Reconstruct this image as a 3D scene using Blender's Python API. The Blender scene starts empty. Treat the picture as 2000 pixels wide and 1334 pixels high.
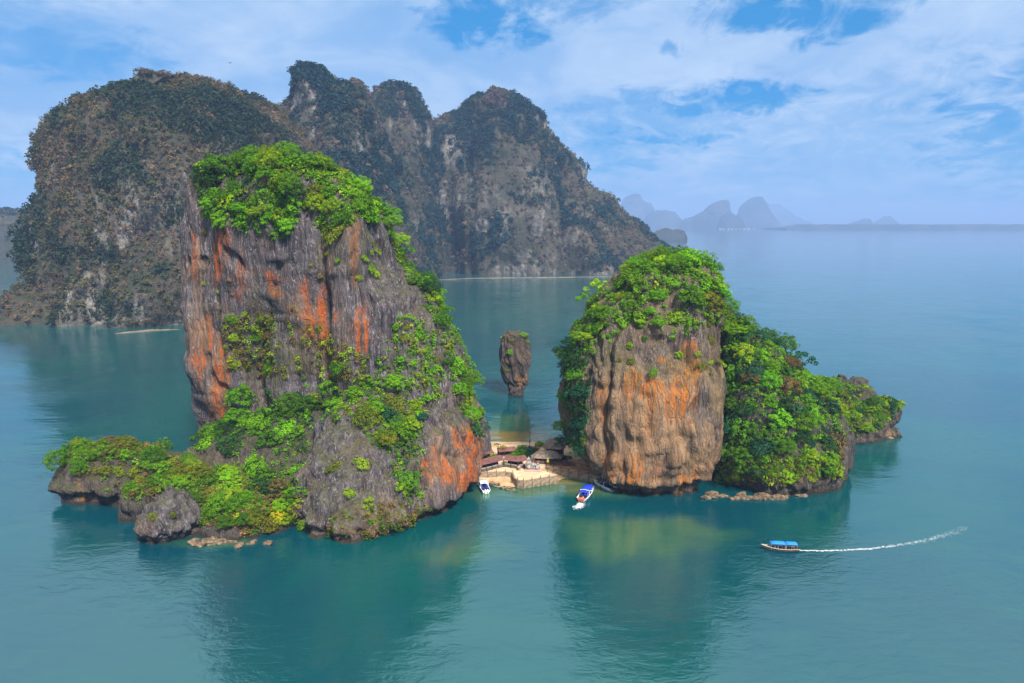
import bpy, bmesh, math, random
import numpy as np
from mathutils import Vector, Matrix

R = math.radians
rng = np.random.default_rng(7)
random.seed(7)
scene = bpy.context.scene
COL = scene.collection

# ------------------------------------------------------------------ camera
CAM_H, PITCH, FPX = 80.0, R(9.9), 1333.3
cam_d = bpy.data.cameras.new('camera'); cam = bpy.data.objects.new('camera', cam_d); COL.objects.link(cam)
cam_d.sensor_width = 36.0; cam_d.lens = 24.0; cam_d.clip_start = 1.0; cam_d.clip_end = 120000.0
cam.location = (0, 0, CAM_H); cam.rotation_euler = (R(90) - PITCH, 0, 0)
scene.camera = cam

# ------------------------------------------------------------------ light and exposure
SUN_EL, SUN_AZ = R(46), R(155)          # azimuth measured from +Y (view direction) clockwise: behind and right of the camera
sun_dir = Vector((math.sin(SUN_AZ) * math.cos(SUN_EL), math.cos(SUN_AZ) * math.cos(SUN_EL), math.sin(SUN_EL)))
sd = bpy.data.lights.new('sun', 'SUN'); sd.energy = 3.8; sd.angle = R(9.0); sd.color = (1.0, 0.93, 0.82)
sun = bpy.data.objects.new('sun', sd); COL.objects.link(sun); sun.location = (0, -50, 300)
sun.rotation_euler = sun_dir.to_track_quat('Z', 'Y').to_euler()
scene.view_settings.view_transform = 'Standard'; scene.view_settings.look = 'None'
scene.view_settings.exposure = 1.08; scene.view_settings.gamma = 1.0
scene.view_settings.use_curve_mapping = False
scene.render.engine = 'CYCLES'
cy = scene.cycles
cy.use_denoising = True
try: cy.denoiser = 'OPENIMAGEDENOISE'
except Exception: pass
cy.max_bounces = 5; cy.diffuse_bounces = 2; cy.glossy_bounces = 2; cy.transmission_bounces = 2
cy.volume_bounces = 0; cy.transparent_max_bounces = 4
cy.caustics_reflective = False; cy.caustics_refractive = False
cy.sample_clamp_indirect = 4.0


class NT:
    """small helper to write node trees"""
    def __init__(s, tree):
        s.t = tree; s.n = tree.nodes; s.l = tree.links
    def node(s, typ, **kw):
        n = s.n.new(typ)
        for k, v in kw.items(): setattr(n, k, v)
        return n
    def put(s, sock, val):
        if isinstance(val, bpy.types.NodeSocket): s.l.new(val, sock)
        elif val is not None:
            if sock.type == 'RGBA' and len(val) == 3: val = (*val, 1)
            sock.default_value = val
    def math(s, op, a, b=None, c=None, clamp=False):
        n = s.node('ShaderNodeMath', operation=op, use_clamp=clamp)
        s.put(n.inputs[0], a)
        if b is not None: s.put(n.inputs[1], b)
        if c is not None: s.put(n.inputs[2], c)
        return n.outputs[0]
    def vmath(s, op, a, b=None):
        n = s.node('ShaderNodeVectorMath', operation=op)
        s.put(n.inputs[0], a)
        if b is not None: s.put(n.inputs[1], b)
        return n.outputs[0]
    def mix(s, f, a, b, blend='MIX'):
        n = s.node('ShaderNodeMix', data_type='RGBA', blend_type=blend)
        s.put(n.inputs[0], f); s.put(n.inputs[6], a); s.put(n.inputs[7], b)
        return n.outputs[2]
    def noise(s, vec, scale, detail=4, rough=.55, dist=0.0, out=0):
        n = s.node('ShaderNodeTexNoise')
        if vec is not None: s.put(n.inputs['Vector'], vec)
        n.inputs['Scale'].default_value = scale; n.inputs['Detail'].default_value = detail
        n.inputs['Roughness'].default_value = rough; n.inputs['Distortion'].default_value = dist
        return n.outputs[out]
    def ramp(s, f, lo, hi, a=0.0, b=1.0):
        n = s.node('ShaderNodeMapRange', clamp=True, interpolation_type='SMOOTHSTEP')
        s.put(n.inputs[0], f); n.inputs[1].default_value = lo; n.inputs[2].default_value = hi
        n.inputs[3].default_value = a; n.inputs[4].default_value = b
        return n.outputs[0]
    def scale(s, vec, xyz):
        return s.vmath('MULTIPLY', vec, xyz)
    def attr(s, name, out=2):
        n = s.node('ShaderNodeAttribute', attribute_name=name)
        return n.outputs[out]
    def pos(s):
        return s.node('ShaderNodeNewGeometry').outputs['Position']
    def obj(s):
        return s.node('ShaderNodeTexCoord').outputs['Object']
    def bump(s, h, dist=1.0, strength=1.0, normal=None):
        n = s.node('ShaderNodeBump'); s.put(n.inputs['Height'], h)
        n.inputs['Distance'].default_value = dist; n.inputs['Strength'].default_value = strength
        if normal is not None: s.put(n.inputs['Normal'], normal)
        return n.outputs[0]


def material(name, color=(.5, .5, .5), rough=.8, spec=.3, metal=0.0):
    m = bpy.data.materials.new(name); m.use_nodes = True
    nt = NT(m.node_tree); b = m.node_tree.nodes['Principled BSDF']
    b.inputs['Base Color'].default_value = (*color, 1); b.inputs['Roughness'].default_value = rough
    b.inputs['Specular IOR Level'].default_value = spec; b.inputs['Metallic'].default_value = metal
    return m, nt, b


# ------------------------------------------------------------------ pixel helpers used to lay the place out in metres
SP, CP = math.sin(PITCH), math.cos(PITCH)
def px(u, v, Y):
    yn = (667 - v) / FPX; t = Y / (CP + yn * SP)
    return np.array([(u - 1000) / FPX * t, Y, CAM_H + t * (-SP + yn * CP)])
def pw(u, v, z=0.0):
    yn = (667 - v) / FPX; t = (z - CAM_H) / (-SP + yn * CP)
    return np.array([(u - 1000) / FPX * t, t * (CP + yn * SP), z])
def project(P):
    d = P - np.array([0, 0, CAM_H])
    f = d[..., 1] * CP - d[..., 2] * SP; up = d[..., 1] * SP + d[..., 2] * CP
    return 1000 + FPX * d[..., 0] / f, 667 - FPX * up / f, f

# ------------------------------------------------------------------ world: Nishita sky with a veil of cloud
world = bpy.data.worlds.new('World'); scene.world = world; world.use_nodes = True
w = NT(world.node_tree); w.n.clear()
sky = w.node('ShaderNodeTexSky', sky_type='NISHITA', sun_disc=False)
sky.sun_elevation = SUN_EL; sky.sun_rotation = SUN_AZ; sky.altitude = 50; sky.air_density = 1.0; sky.dust_density = 0.3; sky.ozone_density = 3.0
dirv = w.vmath('NORMALIZE', w.node('ShaderNodeTexCoord').outputs['Generated'])
sep = w.node('ShaderNodeSeparateXYZ'); w.put(sep.inputs[0], dirv)
dx, dy, dz = sep.outputs
az = w.math('ARCTAN2', dx, dy); el = w.math('ARCSINE', dz)
flat = w.node('ShaderNodeCombineXYZ')
den = w.math('ADD', w.math('MAXIMUM', dz, 0.0), 0.26)
w.put(flat.inputs[0], w.math('DIVIDE', dx, den)); w.put(flat.inputs[1], w.math('DIVIDE', dy, den)); flat.inputs[2].default_value = 3.1
big = w.noise(flat.outputs[0], 0.8, 4, .5, .3)
fine = w.noise(flat.outputs[0], 3.0, 6, .6, .6)
# openings in the veil where clear sky shows: (azimuth, elevation, half width, half height, depth), edges ragged by noise
def sky_dir(u, v):
    p = px(u, v, 1000.0); return math.atan2(p[0], p[1]), math.atan2(p[2] - CAM_H, math.hypot(p[0], p[1]))
HOLES = [(950, 40, 95, 40, .95), (1100, 5, 160, 32, .8), (1560, 18, 150, 36, .95), (110, 95, 150, 38, .62), (255, 108, 55, 17, .5),
         (1430, 198, 125, 26, 1.0), (1290, 235, 150, 50, .55), (1310, 262, 110, 18, .9), (1190, 280, 120, 70, .6), (1200, 318, 100, 24, .75), (1310, 104, 26, 13, .75), (1270, 185, 40, 16, .6),
         (1990, 270, 110, 120, .8), (1800, 320, 380, 150, .40), (1560, 380, 260, 70, .25), (20, 370, 90, 80, .7), (0, 20, 130, 60, .4)]
wa = w.noise(flat.outputs[0], 4.2, 5, .62, .4, 1)
wsep = w.node('ShaderNodeSeparateColor'); w.put(wsep.inputs[0], wa)
azw = w.math('MULTIPLY_ADD', wsep.outputs[0], .24, w.math('SUBTRACT', az, .12))
elw = w.math('MULTIPLY_ADD', wsep.outputs[1], .09, w.math('SUBTRACT', el, .045))
wisp = w.noise(w.scale(flat.outputs[0], (1.0, .75, 1.0)), 7.0, 8, .66, 1.2)
hole = None
for (u, v, ru, rv, k) in HOLES:
    a0, e0 = sky_dir(u, v)
    ex = w.math('DIVIDE', w.math('SUBTRACT', azw, a0), ru / FPX)
    ey = w.math('DIVIDE', w.math('SUBTRACT', elw, e0), rv / FPX)
    d2 = w.math('ADD', w.math('MULTIPLY', ex, ex), w.math('MULTIPLY', ey, ey))
    h = w.ramp(w.math('ADD', d2, w.math('MULTIPLY_ADD', wisp, 5.5, -2.75)), 1.9, -.4, 0.0, k)
    hole = h if hole is None else w.math('MAXIMUM', hole, h)
cover = w.math('MULTIPLY_ADD', big, .55, w.math('MULTIPLY', fine, .45))
cover = w.ramp(cover, .34, .60, .76, 1.0)
cover = w.math('SUBTRACT', cover, hole, clamp=True)
clear = w.mix(1.0, sky.outputs[0], (.05, .52, .92), 'MULTIPLY')
clear = w.mix(.7, clear, (.22, 2.0, 4.5))
cl_n = w.noise(flat.outputs[0], 1.1, 6, .6, .4)
cloud = w.mix(w.ramp(cl_n, .3, .7), (1.75, 3.2, 5.5), (3.6, 4.6, 6.1))
cloud = w.mix(w.ramp(fine, .35, .70, 0, .38), cloud, (4.4, 5.2, 6.3))
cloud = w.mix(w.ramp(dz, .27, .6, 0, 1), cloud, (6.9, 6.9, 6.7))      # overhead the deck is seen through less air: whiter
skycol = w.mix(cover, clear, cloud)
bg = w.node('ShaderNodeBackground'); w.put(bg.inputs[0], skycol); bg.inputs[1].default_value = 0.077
wo = w.node('ShaderNodeOutputWorld'); w.l.new(bg.outputs[0], wo.inputs[0])

# ------------------------------------------------------------------ numpy noise
class Perlin:
    def __init__(s, seed):
        g = np.random.default_rng(seed); s.p = np.concatenate([g.permutation(256)] * 3).astype(np.int32)
        v = g.normal(size=(256, 3)); s.g = v / np.linalg.norm(v, axis=1)[:, None]
    def __call__(s, P):
        P = np.asarray(P, float); sh = P.shape[:-1]; P = P.reshape(-1, 3)
        i = np.floor(P).astype(np.int64); f = P - i; i &= 255
        t = f * f * f * (f * (f * 6 - 15) + 10); out = np.zeros(len(P))
        for dx_ in (0, 1):
            wx = t[:, 0] if dx_ else 1 - t[:, 0]; ax = s.p[i[:, 0] + dx_]
            for dy_ in (0, 1):
                wy = t[:, 1] if dy_ else 1 - t[:, 1]; ay = s.p[(ax + i[:, 1] + dy_) & 255]
                for dz_ in (0, 1):
                    wz = t[:, 2] if dz_ else 1 - t[:, 2]; az_ = s.p[(ay + i[:, 2] + dz_) & 255]
                    d = (s.g[az_] * (f - np.array([dx_, dy_, dz_]))).sum(1)
                    out += wx * wy * wz * d
        return (out * 1.5).reshape(sh)
PN = [Perlin(k) for k in range(6)]
def fbm(P, lam, octs=3, k=0, gain=.5):
    o = 0; a = 1.0; S = np.asarray(lam, float) * np.ones(3)
    for j in range(octs):
        o = o + a * PN[(k + j) % 6](P / S + 17.3 * j); a *= gain; S = S / 2.03
    return o
def sstep(a, b, x):
    t = np.clip((x - a) / (b - a), 0, 1); return t * t * (3 - 2 * t)

# ------------------------------------------------------------------ object helpers
def add_mesh(name, V, F, mat=None, parent=None, smooth=True, attrs=None, origin=None):
    """V (n,3) in world metres, F (m,3|4) or list of such arrays; one mesh object"""
    me = bpy.data.meshes.new(name)
    Fs = F if isinstance(F, list) else [F]
    V = np.asarray(V, float)
    org = np.zeros(3) if origin is None else np.asarray(origin, float)
    me.vertices.add(len(V)); me.vertices.foreach_set('co', (V - org).ravel())
    Fs = [np.asarray(f, np.int32) for f in Fs if len(f)]
    nl = sum(f.size for f in Fs); npoly = sum(len(f) for f in Fs)
    me.loops.add(nl); me.polygons.add(npoly)
    me.loops.foreach_set('vertex_index', np.concatenate([f.ravel() for f in Fs]))
    st = []; k = 0
    for f in Fs:
        st.append(k + np.arange(len(f)) * f.shape[1]); k += f.size
    me.polygons.foreach_set('loop_start', np.concatenate(st))
    me.polygons.foreach_set('use_smooth', np.full(npoly, smooth))
    for an, av in (attrs or {}).items():
        av = np.asarray(av, float)
        if av.ndim == 1:
            a = me.attributes.new(an, 'FLOAT', 'POINT'); a.data.foreach_set('value', av)
        else:
            a = me.attributes.new(an, 'FLOAT_COLOR', 'POINT')
            a.data.foreach_set('color', np.concatenate([av, np.ones((len(av), 1))], 1).ravel())
    me.update(calc_edges=True); me.validate()
    if mat: me.materials.append(mat)
    o = bpy.data.objects.new(name, me); COL.objects.link(o); o.location = org
    if parent is not None:
        o.parent = parent; o.location = org - np.array(parent.location)
    return o

def empty(name, loc):
    o = bpy.data.objects.new(name, None); COL.objects.link(o); o.location = loc; o.empty_display_size = 1
    return o
def tag(o, label=None, cat=None, group=None, kind=None):
    if label: o['label'] = label
    if cat: o['category'] = cat
    if group: o['group'] = group
    if kind: o['kind'] = kind
    return o

class MB:
    """collects boxes, tubes and sheets into one mesh"""
    def __init__(s): s.v = []; s.f = []
    def add(s, V, F):
        n = len(s.v); s.v += [tuple(map(float, p)) for p in V]; s.f += [tuple(n + i for i in q) for q in F]; return s
    def box(s, c, d, rz=0.0, taper=1.0):
        c = np.array(c, float); hx, hy, hz = np.array(d, float) / 2; V = []
        for zz, k in ((-hz, 1.0), (hz, taper)):
            for xx, yy in ((-hx, -hy), (hx, -hy), (hx, hy), (-hx, hy)):
                xx *= k; yy *= k
                V.append((c[0] + xx * math.cos(rz) - yy * math.sin(rz), c[1] + xx * math.sin(rz) + yy * math.cos(rz), c[2] + zz))
        return s.add(V, [(0, 3, 2, 1), (4, 5, 6, 7), (0, 1, 5, 4), (1, 2, 6, 5), (2, 3, 7, 6), (3, 0, 4, 7)])
    def tube(s, pts, radii, n=6):
        pts = [np.array(p, float) for p in pts]; rings = []
        for i, p in enumerate(pts):
            d = pts[min(i + 1, len(pts) - 1)] - pts[max(i - 1, 0)]; d /= (np.linalg.norm(d) + 1e-9)
            a = np.cross(d, (0, 0, 1.0) if abs(d[2]) < .9 else (1.0, 0, 0)); a /= np.linalg.norm(a); b = np.cross(d, a)
            r = radii[i] if hasattr(radii, '__len__') else radii
            rings.append([p + r * (math.cos(t) * a + math.sin(t) * b) for t in np.arange(n) * 2 * math.pi / n])
        V = [q for r_ in rings for q in r_]; F = []
        for i in range(len(pts) - 1):
            for j in range(n): F.append((i * n + j, i * n + (j + 1) % n, (i + 1) * n + (j + 1) % n, (i + 1) * n + j))
        F.append(tuple(range(n - 1, -1, -1))); F.append(tuple((len(pts) - 1) * n + j for j in range(n)))
        return s.add(V, F)
    def prism(s, poly, z0, z1):
        n = len(poly); a = sum(poly[i][0] * poly[(i + 1) % n][1] - poly[(i + 1) % n][0] * poly[i][1] for i in range(n))
        if a < 0: poly = poly[::-1]
        V = [(p[0], p[1], z0) for p in poly] + [(p[0], p[1], z1) for p in poly]
        F = [tuple(range(n - 1, -1, -1)), tuple(range(n, 2 * n))] + [(i, (i + 1) % n, n + (i + 1) % n, n + i) for i in range(n)]
        return s.add(V, F)
    def build(s, name, mat, parent=None, origin=(0, 0, 0), smooth=False, bevel=0.0):
        me = bpy.data.meshes.new(name); org = np.array(origin, float)
        me.from_pydata([tuple(np.array(p) - org) for p in s.v], [], s.f); me.update()
        if smooth: me.polygons.foreach_set('use_smooth', [True] * len(me.polygons))
        if mat: me.materials.append(mat)
        o = bpy.data.objects.new(name, me); COL.objects.link(o); o.location = org
        if parent is not None: o.parent = parent; o.location = org - np.array(parent.location)
        if bevel:
            b = o.modifiers.new('bevel', 'BEVEL'); b.width = bevel; b.segments = 2; b.limit_method = 'ANGLE'
        return o

# ------------------------------------------------------------------ materials of rock, sand, foliage, water
def rock_material(name, lo, mid, hi, tan, rust_c, streak=.5, base_dark=True):
    m, t, b = material(name, rough=.9, spec=.15)
    P = t.pos()
    warp = t.vmath('ADD', P, t.scale(t.noise(P, .12, 3, .5, 0, 1), (3, 3, 3)))
    st = t.noise(t.scale(warp, (streak, streak, streak * .07)), 1.0, 6, .66)
    st2 = t.noise(t.scale(warp, (streak * 3.4, streak * 3.4, streak * .22)), 1.0, 5, .68)
    blot = t.noise(P, .07, 5, .6, .5)
    spk = t.noise(P, 1.3, 5, .7)
    c = t.mix(t.ramp(st, .34, .68), lo, mid)
    c = t.mix(t.math('MULTIPLY', t.ramp(st2, .48, .72), t.ramp(spk, .35, .65)), c, hi)
    c = t.mix(t.math('MULTIPLY', t.ramp(blot, .45, .68), .40), c, tan)
    ta = t.attr('tan'); ru = t.attr('rust'); ms = t.attr('moss')
    c = t.mix(t.math('MULTIPLY', ta, t.ramp(st2, .25, .6, .35, 1.0)), c, t.mix(t.ramp(st, .35, .65), tan, (.40, .25, .13)))
    rmix = t.mix(t.ramp(st2, .3, .7), rust_c, (rust_c[0] * 1.15, rust_c[1] * 1.6, rust_c[2] * 1.6))
    rst = t.noise(t.scale(warp, (streak * 1.5, streak * 1.5, streak * .07)), 1.0, 5, .62)
    c = t.mix(t.math('MULTIPLY', ru, .30), c, (tan[0] * 1.2, tan[1] * .85, tan[2] * .7))
    c = t.mix(t.math('MULTIPLY', t.ramp(ru, .15, .75), t.ramp(rst, .42, .62, 0.0, .85)), c, rmix)
    drip = t.noise(t.scale(warp, (streak * 4.2, streak * 4.2, streak * .10)), 1.0, 3, .6)
    c = t.mix(t.ramp(drip, .60, .72, 0, .55), c, (hi[0] * 1.15, hi[1] * 1.12, hi[2] * 1.05))
    c = t.mix(t.ramp(drip, .40, .30, 0, .6), c, (lo[0] * .5, lo[1] * .5, lo[2] * .5))
    # dark wash lines and drip streaks
    dk = t.noise(t.scale(warp, (streak * 1.7, streak * 1.7, streak * .05)), 1.0, 4, .6)
    c = t.mix(t.ramp(dk, .60, .74, 0, .75), c, (lo[0] * .35, lo[1] * .35, lo[2] * .38))
    c = t.mix(t.math('MULTIPLY', ms, t.ramp(spk, .4, .6, .2, .85)), c, (.085, .095, .02))
    if base_dark:   # wet, weed-stained band just above the waterline, with a pale barnacle band over it
        sp = t.node('ShaderNodeSeparateXYZ'); t.put(sp.inputs[0], P)
        zz = t.math('ADD', sp.outputs[2], t.math('MULTIPLY', spk, .8))
        c = t.mix(t.ramp(zz, 1.6, .9, 0, .85), c, (.03, .026, .02))
    t.put(b.inputs['Base Color'], c)
    crack = t.node('ShaderNodeTexVoronoi', feature='DISTANCE_TO_EDGE'); t.put(crack.inputs['Vector'], t.scale(warp, (.6, .6, .07))); crack.inputs['Scale'].default_value = 1
    h = t.math('ADD', t.math('MULTIPLY', st2, 1.0), t.math('MULTIPLY', st, 1.3))
    h = t.math('ADD', h, t.math('MULTIPLY', spk, .45))
    h = t.math('ADD', h, t.ramp(crack.outputs[0], 0.0, .12, -.25, 0))
    t.put(b.inputs['Normal'], t.bump(h, 1.5, .75))
    return m
ROCK = rock_material('limestone', (.036, .031, .036), (.132, .115, .128), (.40, .36, .37), (.17, .105, .07), (.44, .078, .006))
ROCK_R = rock_material('ochre_limestone', (.048, .037, .035), (.165, .128, .11), (.44, .35, .27), (.27, .16, .09), (.48, .125, .016), streak=.55)
ROCK_P = rock_material('pillar_limestone', (.05, .04, .038), (.13, .105, .095), (.22, .185, .165), (.16, .10, .06), (.28, .10, .03), streak=1.0)
ROCK_D = rock_material('shore_limestone', (.03, .026, .027), (.10, .088, .085), (.24, .21, .18), (.15, .10, .06), (.3, .11, .03), streak=.8)

def mountain_material(name):
    m, t, b = material(name, rough=.95, spec=.1)
    P = t.pos()
    n1 = t.noise(P, .013, 5, .6, .6); n2 = t.noise(t.scale(P, (.09, .09, .018)), 1.0, 5, .6); n3 = t.noise(P, .11, 5, .7)
    c = t.mix(t.ramp(n1, .38, .62), (.042, .044, .038), (.085, .068, .054))
    c = t.mix(t.ramp(n3, .42, .62, 0, .8), c, (.030, .040, .016))
    c = t.mix(t.math('MULTIPLY', t.attr('bare'), t.ramp(n2, .38, .6, .25, 1)), c, t.mix(t.ramp(n3, .35, .65), (.085, .08, .088), (.34, .31, .285)))
    t.put(b.inputs['Base Color'], c)
    t.put(b.inputs['Normal'], t.bump(t.math('ADD', n2, n3), 8.0, .8))
    return m
MOUNT = mountain_material('mountain_scrub')
m_, t_, b_ = material('far_island_rock', rough=.95, spec=.05); FAR = m_
n_ = t_.noise(t_.pos(), .004, 5, .6)
t_.put(b_.inputs['Base Color'], t_.mix(t_.ramp(n_, .4, .6), (.014, .026, .026), (.045, .05, .048)))

def leaf_material(name, mode):
    m = bpy.data.materials.new(name); m.use_nodes = True; t = NT(m.node_tree); t.n.clear()
    if mode == 'object':
        oi = t.node('ShaderNodeObjectInfo'); base = oi.outputs['Color']
        var = t.attr('var')
    else:
        base = t.attr('col', 0); var = t.attr('var')
    c = t.mix(t.ramp(var, 0, 1, 0, 1), t.mix(1.0, base, (.62, .66, .6), 'MULTIPLY'), t.mix(1.0, base, (1.5, 1.32, 1.2), 'MULTIPLY'))
    d = t.node('ShaderNodeBsdfDiffuse'); t.put(d.inputs[0], c)
    tr = t.node('ShaderNodeBsdfTranslucent'); t.put(tr.inputs[0], t.mix(1.0, c, (1.0, 1.15, .4), 'MULTIPLY'))
    gl = t.node('ShaderNodeBsdfGlossy'); gl.inputs['Roughness'].default_value = .55; t.put(gl.inputs[0], (.6, .65, .7))
    mx = t.node('ShaderNodeMixShader'); mx.inputs[0].default_value = .36
    t.l.new(d.outputs[0], mx.inputs[1]); t.l.new(tr.outputs[0], mx.inputs[2])
    mg = t.node('ShaderNodeMixShader'); mg.inputs[0].default_value = .012
    t.l.new(mx.outputs[0], mg.inputs[1]); t.l.new(gl.outputs[0], mg.inputs[2])
    o = t.node('ShaderNodeOutputMaterial'); t.l.new(mg.outputs[0], o.inputs[0])
    return m
LEAF = leaf_material('leaf_near', 'object'); LEAFC = leaf_material('leaf_mass', 'attr')
BARK, t_, b_ = material('bark', (.10, .075, .055), .95, .1)
t_.put(b_.inputs['Base Color'], t_.mix(t_.noise(t_.obj(), 3.0, 4), (.05, .035, .025), (.19, .15, .12)))

SAND, t_, b_ = material('sand', rough=.95, spec=.1)
P_ = t_.pos()
c_ = t_.mix(t_.ramp(t_.noise(P_, .25, 5, .6), .35, .65), (.40, .26, .14), (.60, .44, .29))
c_ = t_.mix(t_.ramp(t_.noise(P_, 2.5, 4, .6), .5, .75, 0, .35), c_, (.30, .2, .11))
sp_ = t_.node('ShaderNodeSeparateXYZ'); t_.put(sp_.inputs[0], P_)
c_ = t_.mix(t_.ramp(sp_.outputs[2], .55, .1, 0, .6), c_, (.24, .17, .06))
t_.put(b_.inputs['Base Color'], c_)
t_.put(b_.inputs['Normal'], t_.bump(t_.noise(P_, 1.2, 5, .6), .25, .6))

# ================================================================== WATER
def water():
    xs = np.concatenate([[-42000, -15000, -6000, -2500, -1100, -600, -350, -240], np.arange(-180, 181, 2.0), [240, 350, 600, 1100, 2500, 6000, 15000, 42000]])
    ys = np.concatenate([[-1500, -300, 20, 60], np.arange(80, 361, 2.0), [420, 520, 700, 1000, 1800, 3500, 7000, 15000, 42000]])
    X, Y = np.meshgrid(xs, ys); V = np.stack([X, Y, np.zeros_like(X)], -1).reshape(-1, 3)
    nx, ny = len(xs), len(ys); i = np.arange((ny - 1) * nx).reshape(ny - 1, nx)[:, :-1].ravel()
    F = np.stack([i, i + 1, i + nx + 1, i + nx], 1)
    u, v, f = project(V); n = fbm(V, 14.0, 4, 2)
    ok = V[:, 1] > 60
    sh = np.zeros(len(V))      # sandy shallows (depth of the water over the bottom)
    for (cu, cv, k_, rx, ry) in [(1240, 1050, .50, 24, 16), (1330, 1035, .42, 18, 11), (1170, 1045, .40, 16, 14), (880, 1090, .34, 14, 9), (930, 1075, .30, 14, 12), (1350, 1060, .3, 14, 10),
                                 (1130, 958, .75, 15, 8), (1105, 942, .9, 11, 5), (1050, 962, .6, 20, 5), (975, 962, .6, 14, 7), (430, 1058, .5, 14, 4), (1010, 850, 1.0, 26, 13), (1010, 835, .5, 32, 24), (960, 850, .9, 18, 10), (1070, 855, .55, 20, 10)]:
        c = pw(cu, cv); d2 = ((V[:, 0] - c[0]) / rx) ** 2 + ((V[:, 1] - c[1]) / ry) ** 2
        sh = np.maximum(sh, k_ * sstep(1.25, .1, np.sqrt(d2) + .45 * n))
    sh *= ok
    m, t, b = material('sea_water', rough=.05, spec=.5)
    b.inputs['IOR'].default_value = 2.3; b.inputs['Specular Tint'].default_value = (.50, .92, .92, 1)
    P = t.pos()
    big = t.noise(P, .012, 4, .55, .8); mid = t.noise(P, .05, 4, .6, .5)
    deep = t.mix(t.ramp(big, .35, .65), (.0002, .044, .068), (.0006, .064, .068))
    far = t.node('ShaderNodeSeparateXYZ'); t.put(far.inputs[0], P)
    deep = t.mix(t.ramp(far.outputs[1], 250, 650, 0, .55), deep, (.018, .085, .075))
    deep = t.mix(t.ramp(far.outputs[1], 500, 2500, 0, .6), deep, (.075, .09, .12))  # far water lavender: sky reflection and haze mixed into the base colour
    s = t.attr('shallow')
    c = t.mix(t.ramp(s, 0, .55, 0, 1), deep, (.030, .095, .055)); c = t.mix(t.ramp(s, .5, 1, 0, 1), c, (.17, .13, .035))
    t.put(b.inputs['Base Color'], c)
    # wind ripples over a slow swell
    w0 = t.noise(t.scale(P, (.030, .055, .05)), 1.0, 3, .5, .6)
    w1 = t.noise(t.scale(P, (.22, .42, .3)), 1.0, 4, .6, .8)
    w2 = t.noise(t.scale(P, (.9, 1.6, 1.2)), 1.0, 4, .6, .4)
    gust = t.ramp(t.noise(P, .02, 3, .5, 1.0), .32, .66, .30, 1.35)
    h = t.math('MULTIPLY_ADD', w1, .62, t.math('MULTIPLY', w2, .17)); h = t.math('MULTIPLY', h, gust)
    h = t.math('ADD', h, t.math('MULTIPLY', w0, 1.2))
    t.put(b.inputs['Normal'], t.bump(h, 1.0, .25))
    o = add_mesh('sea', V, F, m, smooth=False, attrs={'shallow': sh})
    tag(o, 'teal sea water around the rocky islands', 'sea', kind='structure')
water()

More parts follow.
